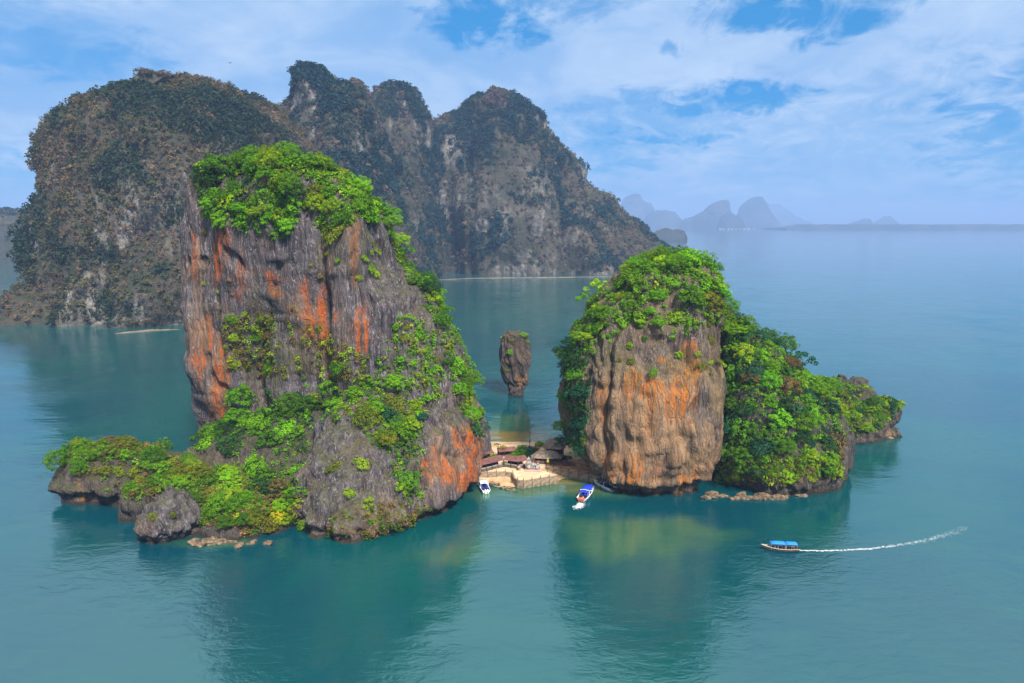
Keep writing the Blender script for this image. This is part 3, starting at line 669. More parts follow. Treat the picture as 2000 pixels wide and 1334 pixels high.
for k in range(6):
    V, F, a = crown_shape(100 + k, 1.0, (.72, .85, .62, .78, .95, .68)[k], (46, 54, 42, 50, 56, 40)[k], 66, (.082, .078, .088, .080, .078, .092)[k], (.15, .30), -.4, .80)
    CROWN_D.append(mesh_data('crown', V, F, LEAF, {'var': a}))
for k in range(2):     # open, see-through crowns
    V, F, a = crown_shape(140 + k, 1.05, .7, 15, 46, .13, (.18, .30), -.15, .85); CROWN_D.append(mesh_data('crown', V, F, LEAF, {'var': a}))
TRUNK_D = [trunk_data(200 + k) for k in range(3)]
SHRUB_D = []
for k in range(4):
    V, F, a = crown_shape(160 + k, (1.1, .9, 1.2, 1.0)[k], (.6, .85, .5, .75)[k], (9, 12, 14, 8)[k], 60, .17, (.22, .5), -.3, (.6, .75, .8, .7)[k]); V = V + .16 * np.stack([fbm(V, .9, 2, 1), fbm(V + 9, .9, 2, 2), fbm(V + 5, .9, 2, 3)], 1); SHRUB_D.append(mesh_data('shrub', V + np.array([0, 0, .45]), F, LEAF, {'var': a}))
DRY = material('dry_twigs', (.24, .165, .09), .95, .05)[0]
TWIG_D = []
for k in range(3):
    o = bare_shape(180 + k).build('dry_shrub', DRY); TWIG_D.append(o.data); bpy.data.objects.remove(o)

PAL = {'bright': (.135, .345, .004), 'mid': (.098, .245, .004), 'dark': (.022, .075, .014), 'yellow': (.40, .38, .006), 'olive': (.145, .18, .010),
       'brown': (.16, .115, .040), 'teal': (.018, .095, .048), 'lime': (.22, .36, .004), 'deep': (.062, .165, .006), 'straw': (.30, .21, .07)}
def shade(c, g, s=.16):
    k = g.uniform(1 - s, 1 + s); return tuple(max(.004, x * k * g.uniform(1 - s * .6, 1 + s * .6)) for x in PAL[c]) + (1.0,)

# which rock the camera side shows, so that plants root on real surface points
ZB = np.full((224, 336), 1e9)
for key, (V, N) in SURF.items():
    u, v, f = project(V); m = (u > -6) & (u < 2004) & (v > -4) & (v < 1338)
    np.minimum.at(ZB, ((v[m] // 6).astype(int).clip(0, 223), (u[m] // 6).astype(int).clip(0, 335)), f[m])
def inpoly(u, v, poly):
    c = np.zeros(len(u), bool); n = len(poly)
    for i in range(n):
        (x0, y0), (x1, y1) = poly[i], poly[(i + 1) % n]
        if y0 == y1: continue
        c ^= ((y0 > v) != (y1 > v)) & (u < (x1 - x0) * (v - y0) / (y1 - y0) + x0)
    return c
def candidates(keys, poly, tol=7.0, nmin=-1.0):
    Ps, Ns = [], []
    for k in keys:
        V, N = SURF[k]; u, v, f = project(V); m = inpoly(u, v, poly) & (N[:, 2] > nmin) & (V[:, 2] > .8)
        iy, ix = (v // 6).astype(int).clip(0, 223), (u // 6).astype(int).clip(0, 335)
        m &= f < ZB[iy, ix] + tol
        Ps.append(V[m]); Ns.append(N[m])
    return np.concatenate(Ps), np.concatenate(Ns)
def spread(P, n, dmin, g):
    idx = g.permutation(len(P)); out = np.empty((0, 3)); sel = []
    for i in idx:
        if len(sel) >= n: break
        if not len(sel) or ((out - P[i]) ** 2).sum(1).min() > dmin * dmin:
            sel.append(i); out = np.vstack([out, P[i]])
    return sel
def surface_at(keys, u0, v0):
    best = None
    for k in keys:
        V, N = SURF[k]; u, v, f = project(V); d = (u - u0) ** 2 + (v - v0) ** 2 + (f - f.min()) * .15
        vis = f < ZB[(v // 6).astype(int).clip(0, 223), (u // 6).astype(int).clip(0, 335)] + 6; d = np.where(vis, d, 1e9)
        i = d.argmin()
        if best is None or d[i] < best[0]: best = (d[i], V[i], N[i])
    return best[1], best[2]

NTREE = [0, 0]
BULK = []       # (object, colour word, kind word, place phrase, P, r) waiting for its own label
def put_tree(P, N, r, color, label, group, g, crown=None, lean=.55, tall=1.0):
    """thing > trunk, crown; copies share mesh data"""
    NTREE[0] += 1
    root = empty('tree', P - np.array([0, 0, .15 * r])); tag(root, label, 'tree', group)
    H = unit(np.array([N[0], N[1], 0.0])) * lean * max(0, 1 - N[2]) * r
    t = bpy.data.objects.new('trunk', TRUNK_D[g.integers(3)]); COL.objects.link(t); t.parent = root
    top = np.array([H[0], H[1], r * .62 * tall])
    q = Vector(top).to_track_quat('Z', 'Y'); t.rotation_mode = 'QUATERNION'; t.rotation_quaternion = q
    s = float(np.linalg.norm(top)); t.scale = (r * .8, r * .8, s)
    c = bpy.data.objects.new('crown', CROWN_D[g.integers(6) if crown is None else crown]); COL.objects.link(c); c.parent = root
    c.location = top; c.rotation_euler = (g.uniform(-.15, .15), g.uniform(-.15, .15), g.uniform(0, 6.28)); k = g.uniform(.9, 1.12)
    c.scale = (r * k, r / k, r * g.uniform(.75, 1.3)); c.color = color
    return root
def put_shrub(P, N, r, color, label, group, g, dry=False):
    NTREE[1] += 1
    d = (TWIG_D if dry else SHRUB_D); o = bpy.data.objects.new('dry_shrub' if dry else 'shrub', d[g.integers(len(d))]); COL.objects.link(o)
    up = unit(np.array([N[0] * .8, N[1] * .8, max(N[2], 0) + .55])); o.rotation_mode = 'QUATERNION'
    o.rotation_quaternion = Vector(up).to_track_quat('Z', 'Y') @ Matrix.Rotation(g.uniform(0, 6.28), 4, 'Z').to_quaternion()
    o.location = P - np.array(up) * r * .25; o.scale = (r, r * g.uniform(.85, 1.2), r * g.uniform(.8, 1.15)); o.color = color
    tag(o, label, 'shrub', group); return o

UNDER = []      # undergrowth points: (P, N, size, colour)
def patch(keys, poly, n, dmin, rr, cols, label, seed, nmin=-.2, under=0, ucols=None, tol=7.0, kind='tree', lean=.55, crown=None, where=None):
    """cols: list of (colour, weight); label gets the colour word in front"""
    g = np.random.default_rng(seed); P, N = candidates(keys, poly, tol, nmin)
    if len(P) == 0: print('no surface for', label); return
    W = {'bright': 'bright green', 'mid': 'green', 'dark': 'dark green', 'yellow': 'yellow', 'olive': 'olive', 'brown': 'withered', 'teal': 'blue-green', 'lime': 'yellow-green', 'deep': 'deep green', 'straw': 'straw-coloured'}
    names = [c for c, _ in cols]; pr = np.array([x for _, x in cols], float); pr /= pr.sum()
    for i in spread(P, n, dmin, g):
        zone = fbm(P[i][None], 9.0, 2, 3)[0] * .9 + g.uniform(-.5, .5)      # neighbours tend to the same colour
        k = int(np.searchsorted(np.cumsum(pr), np.clip(.5 + zone * .9, 0, .999))); c = names[min(k, len(names) - 1)]
        r = rr[0] + (rr[1] - rr[0]) * g.random() ** (1.0 if kind == 'tree' else 1.7); noun, place = label.split('|')
        fr_ = (r - rr[0]) / (rr[1] - rr[0]); big_ = fr_ > .65; r = r * (g.uniform(.62, 1.12) if kind == 'tree' else 1.0)
        if kind == 'tree' and fr_ < .16:
            UNDER.append((P[i], N[i], r * .8, shade(c, g)[:3])); continue
        if kind == 'tree' and big_: o = put_tree(P[i], N[i], r, shade(c, g), '', None, g, crown=(int(g.integers(6, 8)) if g.random() < .16 else crown), lean=lean, tall=g.uniform(.8, 1.5)); word = 'tree'
        elif kind == 'tree':
            o = put_shrub(P[i], N[i], r * 1.05, shade(c, g), '', None, g); o.name = 'bush'; o['category'] = 'bush'; word = 'bush'
        else: o = put_shrub(P[i], N[i], r, shade(c, g), '', None, g, dry=(kind == 'dry')); word = noun
        BULK.append((o, '' if kind == 'dry' else W[c], word, place, P[i], fr_))
    if under:
        uc = ucols or cols; un = [c for c, _ in uc]; up = np.array([x for _, x in uc], float); up /= up.sum()
        for i in g.choice(len(P), int(under * 2.3), replace=True):
            UNDER.append((P[i] + g.normal(0, .3, 3), N[i], g.uniform(.5, 1.35), shade(un[g.choice(len(un), p=up)], g)[:3]))

GREENS = [('olive', 1), ('mid', 3), ('bright', 3.2), ('lime', 1.2)]
DARKS = [('dark', 3), ('teal', 1.5), ('deep', 3), ('mid', 1)]
LK = ['L_main', 'L_knob', 'L_foot', 'L_apron', 'L_flute', 'L_head', 'L_spur']
patch(['L_main'], [(470, 440), (480, 330), (500, 300), (600, 295), (700, 325), (738, 380), (748, 440), (700, 425), (672, 450), (655, 470), (618, 445), (612, 352), (588, 352), (578, 420), (560, 455), (525, 468)], 84, 2.8, (2.6, 4.2), [('olive', 1), ('deep', 1.5), ('mid', 3), ('bright', 3), ('lime', 1)], "tree|the tall island's summit canopy", 1, under=900, tol=14, nmin=-1)
patch(['L_main'], [(395, 380), (480, 360), (575, 360), (580, 430), (560, 462), (520, 472), (470, 450), (420, 425)], 40, 2.6, (2.2, 3.8), [('dark', .8), ('deep', 1), ('mid', 2), ('bright', 3.5), ('lime', .8)], "tree|the summit canopy's hanging front", 14, under=500, tol=14, nmin=-1)
patch(['L_main'], [(380, 330), (405, 318), (480, 300), (500, 330), (480, 440), (440, 425), (400, 410), (384, 380)], 26, 3.2, (2.8, 4.3), [('lime', 1), ('dark', 3.5), ('deep', 2.5)], "tree|the tall summit's left end", 2, under=350, tol=14, nmin=-1)
patch(['L_main'], [(735, 385), (765, 400), (800, 500), (860, 560), (900, 620), (925, 760), (940, 850), (918, 850), (895, 790), (870, 700), (842, 620), (800, 560), (770, 500)], 46, 3.0, (2.2, 3.8), [('deep', 1), ('olive', 1.2), ('mid', 3), ('bright', 2.5), ('lime', 1.5)], "tree|the tall island's right flank", 3, under=500, tol=18, lean=.8, nmin=-.6)
patch(['L_main'], [(640, 480), (735, 455), (745, 560), (650, 540)], 9, 3.5, (1.0, 1.9), [('mid', 2), ('lime', 3), ('olive', 1)], "shrub|the upper right tall cliff", 4, kind='shrub', nmin=-1)
patch(['L_main'], [(430, 620), (560, 590), (650, 660), (720, 700), (720, 750), (560, 745), (450, 720)], 60, 2.0, (.6, 2.2), [('brown', .7), ('olive', 2), ('mid', 2), ('lime', 2.6), ('bright', 1.2)], "shrub|the middle of the tall cliff", 5, kind='shrub', nmin=-1, under=420, ucols=[('olive', 2), ('brown', 2), ('lime', 1)])
patch(['L_main'], [(780, 610), (850, 640), (868, 780), (800, 780), (720, 720)], 20, 2.8, (.9, 2.0), [('olive', 1), ('mid', 2), ('bright', 3), ('lime', 2)], "shrub|the tall cliff's grey right face", 6, kind='shrub', nmin=-1, under=120)
patch(['L_main'], [(400, 420), (480, 460), (640, 470), (640, 600), (430, 620), (385, 560)], 16, 4.0, (.6, 1.3), [('olive', 2), ('lime', 2), ('straw', 1)], "tuft|the upper rust-stained cliff", 7, kind='shrub', nmin=-1)
patch(LK, [(372, 850), (450, 800), (540, 740), (640, 735), (690, 760), (610, 800), (600, 900), (588, 960), (520, 960), (470, 930), (455, 880), (385, 875)], 66, 3.2, (2.6, 4.8), [('dark', 1.4), ('deep', 2.5), ('mid', 3), ('bright', 3), ('teal', .4)], "tree|the grove below the tall cliff", 8, under=500, tol=16)
patch(LK, [(610, 790), (690, 745), (780, 740), (825, 790), (820, 860), (835, 930), (835, 1000), (790, 975), (765, 900), (730, 850), (690, 820), (640, 830)], 54, 2.8, (2.0, 3.8), [('teal', .4), ('deep', 1.5), ('olive', 1.5), ('mid', 2.5), ('bright', 2.6), ('lime', 1)], "tree|the grey buttress shoulder", 9, under=350, tol=14)
patch(LK, [(330, 900), (380, 920), (470, 930), (590, 970), (595, 1045), (480, 1040), (400, 1025), (370, 980), (330, 960)], 70, 2.5, (2.0, 3.6), [('brown', .6), ('olive', 2.0), ('deep', 1.2), ('mid', 1.6), ('bright', 1.4), ('lime', 1.4)], "tree|the tall island's shore slope", 10, under=600, ucols=[('brown', 2.5), ('olive', 2.5), ('straw', 1.6), ('deep', 1.6), ('lime', .6)], tol=14)
patch(LK, [(330, 930), (420, 960), (590, 1010), (600, 1050), (400, 1035)], 22, 2.6, (1.5, 2.6), [('straw', 1)], "leafless shrub|the tall island's shore slope", 11, kind='dry')
patch(LK, [(700, 980), (840, 990), (850, 1030), (760, 1050), (640, 1050), (640, 1020)], 16, 2.4, (1.2, 2.2), [('straw', 1)], "leafless shrub|the grey buttress foot", 12, kind='dry', nmin=-1, under=90, ucols=[('brown', 2), ('olive', 2.4), ('deep', 1), ('straw', .7)])
patch(LK, [(115, 895), (170, 862), (240, 862), (310, 880), (345, 905), (350, 965), (260, 972), (205, 962), (190, 930), (150, 935)], 60, 2.3, (2.0, 3.7), [('brown', .4), ('olive', 1.6), ('deep', 1.2), ('mid', 2), ('bright', 1.6), ('lime', 1.3)], "tree|the low left headland", 13, under=500, ucols=[('olive', 2), ('brown', 2), ('deep', 1.5), ('lime', .7), ('mid', 1)], tol=14)
RK = ['R_main', 'R_slope', 'R_ridge', 'R_crag', 'R_crag2', 'R_point']
patch(['R_main'], [(1105, 655), (1150, 590), (1200, 550), (1240, 510), (1330, 485), (1400, 500), (1428, 550), (1428, 625), (1400, 632), (1340, 655), (1290, 672), (1250, 640), (1200, 655), (1160, 690), (1130, 690)], 84, 2.9, (2.3, 4.0), [('olive', .7), ('deep', 1.4), ('mid', 3), ('bright', 4), ('lime', 1.2)], "tree|the ochre stack's domed canopy", 21, under=800, tol=14)
patch(['R_main'], [(1100, 670), (1150, 690), (1150, 800), (1140, 885), (1120, 890), (1105, 850)], 34, 2.7, (2.0, 3.6), [('mid', 1), ('deep', 1.5), ('dark', 2.5), ('teal', 2)], "tree|the ochre stack's left flank", 22, under=260, tol=20, lean=1.0, nmin=-1)
patch(['R_main'], [(1170, 660), (1250, 650), (1300, 680), (1400, 650), (1415, 720), (1350, 745), (1200, 730)], 18, 3.0, (.8, 1.7), [('olive', 2), ('lime', 2), ('mid', 1)], "shrub|the cliff under the right canopy", 23, kind='shrub', nmin=-1)
patch(['R_slope'], [(1425, 610), (1462, 630), (1505, 655), (1565, 700), (1625, 770), (1640, 850), (1640, 915), (1600, 932), (1540, 935), (1430, 930), (1390, 920), (1400, 860), (1415, 780), (1420, 680)], 96, 3.5, (2.4, 4.3), [('brown', .3), ('dark', 1.2), ('teal', 1.0), ('deep', 2.2), ('mid', 3), ('bright', 2.4), ('lime', .8)], "tree|the long right slope", 24, under=900, tol=16)
patch(['R_slope'], [(1400, 890), (1560, 900), (1640, 890), (1640, 930), (1540, 945), (1400, 940)], 18, 2.8, (1.2, 2.2), [('olive', 2), ('brown', 1), ('lime', 1.5)], "shrub|the foot of the right slope", 25, kind='shrub', nmin=-1, under=160, ucols=[('olive', 2), ('brown', 1.4), ('lime', 1)])
patch(['R_ridge', 'R_point', 'R_slope'], [(1560, 740), (1650, 755), (1705, 770), (1755, 778), (1757, 800), (1720, 822), (1690, 842), (1640, 848), (1580, 820)], 44, 2.4, (1.8, 3.2), [('teal', 1), ('deep', 1.5), ('mid', 1.5), ('lime', 2.4), ('olive', 1)], "tree|the low right point", 26, under=260, tol=14)

patch(['R_ridge', 'R_point'], [(1570, 765), (1660, 775), (1705, 785), (1750, 795), (1735, 825), (1700, 845), (1640, 868), (1590, 880)], 40, 2.2, (1.6, 3.0), [('teal', .8), ('deep', 1.5), ('mid', 2), ('lime', 1.6), ('olive', 1.4)], "tree|the front of the right point", 27, under=300, tol=14, nmin=-1)
g = np.random.default_rng(50)
def one_tree(keys, u, v, r, c, label, crown=None, tall=1.0, lean=.6):
    P, N = surface_at(keys, u, v); return put_tree(P, N, r, shade(c, g, .05), label, None, g, crown, lean, tall)
def one_shrub(keys, u, v, r, c, label, dry=False):
    P, N = surface_at(keys, u, v); return put_shrub(P, N, r, shade(c, g, .05), label, None, g, dry)
one_tree(['L_main'], 838, 580, 3.6, 'dark', 'dark blue-green upright tree standing out on the right skyline of the tall island', 4, 1.6)
one_tree(['L_main'], 925, 850, 3.6, 'teal', 'feathery blue-green tree leaning out over the beach from the tall island', 6, 1.1, 1.4)
one_tree(['R_slope'], 1562, 725, 4.4, 'teal', 'round umbrella-shaped blue-green tree on the skyline of the right slope', 7, 1.5)
one_tree(['R_slope'], 1440, 650, 4.0, 'dark', 'dark tree beside the ochre cliff at the top of the right slope', 1, 1.5)
one_tree(LK, 565, 760, 3.4, 'dark', 'darkest tree against the tall cliff just left of the buttress', 3, 1.2)
one_shrub(LK, 540, 1010, 2.6, 'yellow', 'bright yellow bush near the waterline of the tall island')
one_shrub(LK, 650, 912, 1.9, 'olive', 'dark olive shrub alone on the grey buttress, upper left')
one_shrub(LK, 706, 908, 2.4, 'lime', 'round yellow-green shrub alone on the grey buttress, upper right')
one_shrub(LK, 684, 962, 1.7, 'lime', 'small yellow-green shrub at the centre of the grey buttress')
one_shrub(LK, 718, 985, 2.0, 'lime', 'yellow-green shrub low on the right of the grey buttress')
one_shrub(['boulder'], 300, 1010, 1.2, 'olive', 'ochre-green tuft on the left face of the pyramid boulder')
one_shrub(['boulder'], 338, 1008, 1.0, 'olive', 'ochre-green tuft on the right face of the pyramid boulder')
for (u, v, r, c, lb) in [(1024, 656, 1.9, 'bright', 'bright green shrub spreading over the right top of the rock pillar'), (995, 690, 2.0, 'bright', 'bright green shrub halfway up the rock pillar'), (982, 658, .9, 'lime', 'small shrub at the left top of the rock pillar'),
                         (990, 722, 1.1, 'olive', 'olive shrub on the lower left of the rock pillar'), (1030, 668, 1.4, 'mid', 'green shrub hanging at the right shoulder of the rock pillar'), (1000, 664, 1.2, 'olive', 'olive shrub in the top middle cleft of the rock pillar'), (1022, 698, .8, 'olive', 'tiny tuft on the right face of the rock pillar')]:
    one_shrub(['tapu'], u, v, r, c, lb)

def clump_mass(name, items, per, leafk, label, cat, g):
    """ground cover: small domes of leaves, one mass per place"""
    P = np.array([i[0] for i in items]); N = np.array([i[1] for i in items]); S = np.array([i[2] for i in items]); C = np.array([i[3] for i in items])
    n = len(P); base = np.repeat(P, per, 0); nn = np.repeat(N, per, 0); s = np.repeat(S, per)
    d = unit(g.normal(size=(n * per, 3)) + nn * .9 + np.array([0, 0, .5]))
    Q = base + d * (s * g.uniform(.45, 1.0, n * per))[:, None] + nn * (s * .15)[:, None]
    V, F = leaf_quads(Q, unit(d + g.normal(0, .4, d.shape) + np.array([0, 0, .3])), s * leafk, g)
    o = add_mesh(name, V, F, LEAFC, smooth=False, attrs={'col': np.repeat(np.repeat(C, per, 0), 4, 0), 'var': np.repeat(np.clip(np.repeat(g.normal(.5, .2, n), per) + g.normal(0, .15, n * per), 0, 1), 4)})
    tag(o, label, cat, kind='stuff'); return o
left_u = [i for i in UNDER if i[0][0] < 0]; right_u = [i for i in UNDER if i[0][0] >= 0]
clump_mass('undergrowth', left_u, 26, .42, 'low undergrowth covering the ledges of the tall left island', 'undergrowth', g)
clump_mass('undergrowth', right_u, 26, .42, 'low undergrowth covering the ochre stack and right slope', 'undergrowth', g)

# ---------------- scrub forest on the mountains
def mountain_forest(keys, n, rr, label, seed, cols, per=26):
    g = np.random.default_rng(seed); items = []
    for key, frac in keys:
        V, N = SURF[key]; u, v, f = project(V)
        view = unit(np.array([0, 0, CAM_H]) - V); m = ((N * view).sum(1) > -.25) & (V[:, 2] > 3) & (u > -150) & (u < 2100)
        Pm, Nm = V[m], N[m]; w_ = .25 + .75 * sstep(-.15, .35, Nm[:, 2]); n1 = fbm(Pm, 70, 3, 1); n2 = fbm(Pm, 38, 3, 4)
        w_ *= .45 + .55 * sstep(-.35, .15, n1 + .8 * (Nm[:, 2] - .35)); w_ *= 1 - .93 * sstep(.25, .7, BARE[key][m]); w_ /= w_.sum()
        for i in g.choice(len(Pm), min(int(n * frac), len(Pm)), replace=False, p=w_):
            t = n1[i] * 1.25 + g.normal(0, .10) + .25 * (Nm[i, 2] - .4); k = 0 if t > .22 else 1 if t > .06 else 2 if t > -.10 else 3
            if n2[i] < -.3 and g.random() < .7: k = 3 + (g.random() < .4)
            s = g.uniform(*rr) * (1.25 if k == 0 else .95 if k < 3 else .75)
            items.append((Pm[i] + g.normal(0, 1.5, 3) * np.array([1, 1, .3]), Nm[i], s, np.array(cols[min(k, len(cols) - 1)]) * g.uniform(.82, 1.2)))
    clump_mass('forest', items, per, .52, label, 'forest', g)
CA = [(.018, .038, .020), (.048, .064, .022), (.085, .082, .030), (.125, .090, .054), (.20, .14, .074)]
CB_HAZE = [(.007, .036, .048), (.022, .054, .050), (.055, .074, .056), (.11, .086, .082), (.18, .13, .105)]  # bluer than CA: the haze of distance is mixed into these leaf colours
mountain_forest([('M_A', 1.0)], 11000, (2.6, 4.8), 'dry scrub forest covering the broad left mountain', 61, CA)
mountain_forest([('M_B', .36), ('M_knob', .04), ('M_C', .14), ('M_D', .5), ('M_E', .05)], 11500, (3.6, 6.6), 'scrub forest with haze blue in its colour covering the peaks behind the pillar', 62, CB_HAZE)

# labels of the many plants: look, then place within their patch, then order from the left
def name_bulk():
    from collections import defaultdict
    by = defaultdict(list)
    for b in BULK: by[b[3]].append(b)
    ordw = ['first', 'second', 'third', 'fourth', 'fifth', 'sixth', 'seventh', 'eighth', 'ninth', 'tenth']
    for place, lst in by.items():
        U, Vv, _ = project(np.array([b[4] for b in lst])); u0, u1 = U.min(), U.max(); v0, v1 = Vv.min(), Vv.max(); cells = defaultdict(list)
        for b, u_, v_ in zip(lst, U, Vv):
            a = min(2, int(3 * (u_ - u0) / (u1 - u0 + 1e-6))); c = min(2, int(3 * (v_ - v0) / (v1 - v0 + 1e-6)))
            pos_ = (('top-left', 'top-middle', 'top-right'), ('middle-left', 'centre', 'middle-right'), ('bottom-left', 'bottom-middle', 'bottom-right'))[c][a]
            size = 'large' if b[5] > .72 else 'small' if b[5] < .38 else ''
            cells[(size, b[1], b[2], pos_)].append((u_, b[0]))
        for (size, colw, word, pos_), it in cells.items():
            it.sort(key=lambda q: q[0]); n_ = len(it); core = ' '.join(x for x in (size, colw, word) if x)
            for k, (_, o) in enumerate(it):
                pos_ = pos_ if n_ < 3 else pos_
                pre = '' if n_ == 1 else ('left of two ' if k == 0 else 'right of two ') if n_ == 2 else f'{ordw[min(k, 9)]} from left: '
                o['label'] = f'{pre}{core} at {pos_} of {place}'; o['group'] = f'{word} plants on {place}'
name_bulk()


# ================================================================== BEACH, TERRACE AND STALLS
def mat_noise(name, a, b, sc=2.0, rough=.9, bump=.0, spec=.2):
    m, t, bb = material(name, rough=rough, spec=spec); n = t.noise(t.obj(), sc, 5, .65)
    t.put(bb.inputs['Base Color'], t.mix(t.ramp(n, .32, .68), a, b))
    if bump: t.put(bb.inputs['Normal'], t.bump(n, bump, .7))
    return m
WALL = mat_noise('sea_wall_stone', (.13, .095, .065), (.36, .27, .19), .9, .95, .3)
PAVE = mat_noise('terrace_sand', (.52, .37, .22), (.66, .50, .34), .35)
PATH = mat_noise('red_earth_path', (.28, .13, .07), (.46, .27, .16), .5)
ROOF = mat_noise('maroon_roof', (.12, .05, .048), (.19, .085, .08), .8, .6)
WOOD = mat_noise('weathered_wood', (.06, .045, .035), (.17, .125, .09), 1.5)
DARKW = mat_noise('dark_timber', (.03, .022, .018), (.075, .055, .04), 1.5)
THATCH = mat_noise('thatch', (.14, .11, .085), (.34, .26, .20), 1.6, .98, .4)
CLOTHR = material('red_awning', (.55, .06, .02), .8)[0]; CLOTHV = material('lilac_awning', (.36, .30, .50), .8)[0]
SIGNY = material('yellow_sign', (.75, .52, .01), .6)[0]; SIGNG = material('pale_green_sign', (.35, .5, .3), .6)[0]
PINKB = mat_noise('pink_plinth', (.42, .25, .22), (.55, .36, .32), 1.0)
GREY = mat_noise('monument_rock', (.12, .11, .115), (.5, .46, .44), 1.4, .95, .5)
METAL = material('dark_metal', (.03, .03, .03), .5)[0]
TZ = 2.4
FARSAND = mat_noise('far_sand', (.10, .078, .058), (.22, .165, .115), .05)

def beach():
    xs = np.arange(-34, 52, 1.0); ys = np.arange(186, 262, 1.0); X, Y = np.meshgrid(xs, ys); P = np.stack([X, Y, X * 0], -1)
    f = 201.5 + 1.3 * fbm(P, 9, 2, 1) + 5 * sstep(12, 17, X) + 14 * sstep(22, 34, X) - 3 * sstep(-8, -2, X) * sstep(10, 4, X)
    Z = -1.2 + 2.0 * sstep(f - 7, f + 5, Y) + 1.1 * sstep(f + 4, f + 12, Y); Z -= 3.4 * sstep(232, 252, Y)
    Z += .10 * fbm(P, 4, 3, 2); V = np.stack([X, Y, Z], -1).reshape(-1, 3); nx = len(xs); i = np.arange((len(ys) - 1) * nx).reshape(-1, nx)[:, :-1].ravel()
    o = add_mesh('beach', V, np.stack([i, i + 1, i + nx + 1, i + nx], 1), SAND); tag(o, 'golden sand beach between the two islands', 'beach', kind='structure')
beach()

def shore_strip(pts, width, label):
    q = np.array([pw(u_, v_, .0)[:2] for u_, v_ in pts]); n = 60; s = np.linspace(0, len(q) - 1, n); X = np.interp(s, np.arange(len(q)), q[:, 0]); Y = np.interp(s, np.arange(len(q)), q[:, 1])
    P_ = np.stack([X, Y, X * 0], 1); wd = width * (1 + .5 * fbm(P_, width * 2.5, 2, 1)) * (np.sin(np.linspace(.05, 3.09, n)) ** .7); V = []
    for k, z in ((-.6, -.3), (0.0, .15), (1.0, .6), (2.5, .7)): V.append(np.stack([X, Y + wd * k, z * np.minimum(1, wd / width + .1)], 1))
    V = np.concatenate(V); i = np.arange(3 * n).reshape(3, n)[:, :-1].ravel()
    o = add_mesh('beach', V, np.stack([i, i + 1, i + n + 1, i + n], 1), FARSAND); tag(o, label, 'beach', kind='structure')
shore_strip([(-40, 622), (0, 621), (40, 622), (75, 626)], 2.5, 'pale sand strip at the far left foot of the mountain')
shore_strip([(225, 652), (260, 649), (300, 646), (350, 644)], 1.6, 'pale sand strip at the foot of the left mountain beside the tall island')
shore_strip([(850, 547), (920, 544), (1000, 543), (1100, 542), (1210, 540)], 1.0, 'thin pale shoreline under the pointed mountain')
def xy(u, v, z=TZ): return pw(u, v, z)[:2]
def wall_run(parent, pts, z0, z1, th, plen=2.6, posts=True):
    for a, b in zip(pts[:-1], pts[1:]):
        a, b = np.array(a), np.array(b); L_ = np.linalg.norm(b - a); n = max(1, round(L_ / plen)); rz = math.atan2(b[1] - a[1], b[0] - a[0])
        for k in range(n):
            c = a + (b - a) * (k + .5) / n; h = z1 - z0 + random.uniform(-.03, .03)
            MB().box((c[0], c[1], z0 + h / 2), (L_ / n - .025, th, h), rz, taper=.97).build('wall_panel', WALL, parent, (c[0], c[1], z0), bevel=.05)
            if posts:
                p = a + (b - a) * k / n
                MB().box((p[0], p[1], z1 + .3), (.16, .16, .6), rz, .8).box((p[0], p[1], z1 + .64), (.2, .2, .1), rz).build('post', DARKW, parent, (p[0], p[1], z1))
TE = empty('stone_terrace', pw(1040, 930, 0)); tag(TE, 'sandy terrace with a stone sea wall and small posts in front of the beach stalls', 'terrace')
front = [xy(935, 922), xy(987, 921), xy(1001, 923), xy(1004, 932), xy(1011, 937), xy(1022, 938.5), xy(1089, 928)]
inner = [xy(1089, 928), xy(1058, 918)]
MB().prism(front + [xy(1058, 918), xy(1066, 910), xy(1072, 897), xy(935, 897)], 1.0, TZ).build('deck', PAVE, TE)
off = lambda pts, d: [np.array(p) + np.array(d) for p in pts]
wall_run(TE, off(front, (0, -.25)), -1.2, TZ + .12, .5); wall_run(TE, off(inner, (.15, .1)), .2, TZ + .1, .4, 2.2)
PA = empty('shore_path', pw(1150, 925, 0)); tag(PA, 'reddish path on a stone wall curving under the ochre stack', 'path')
pf = [xy(1066.5, 910.3), xy(1110, 919), xy(1150, 926), xy(1185, 933), xy(1235, 944)]
MB().prism(pf + [xy(1250, 925), xy(1180, 915), xy(1120, 902), xy(1073, 897)], .8, TZ - .02).build('deck', PATH, PA)
wall_run(PA, off(pf, (0, -.22)), -1.2, TZ + .05, .45, 3.0)

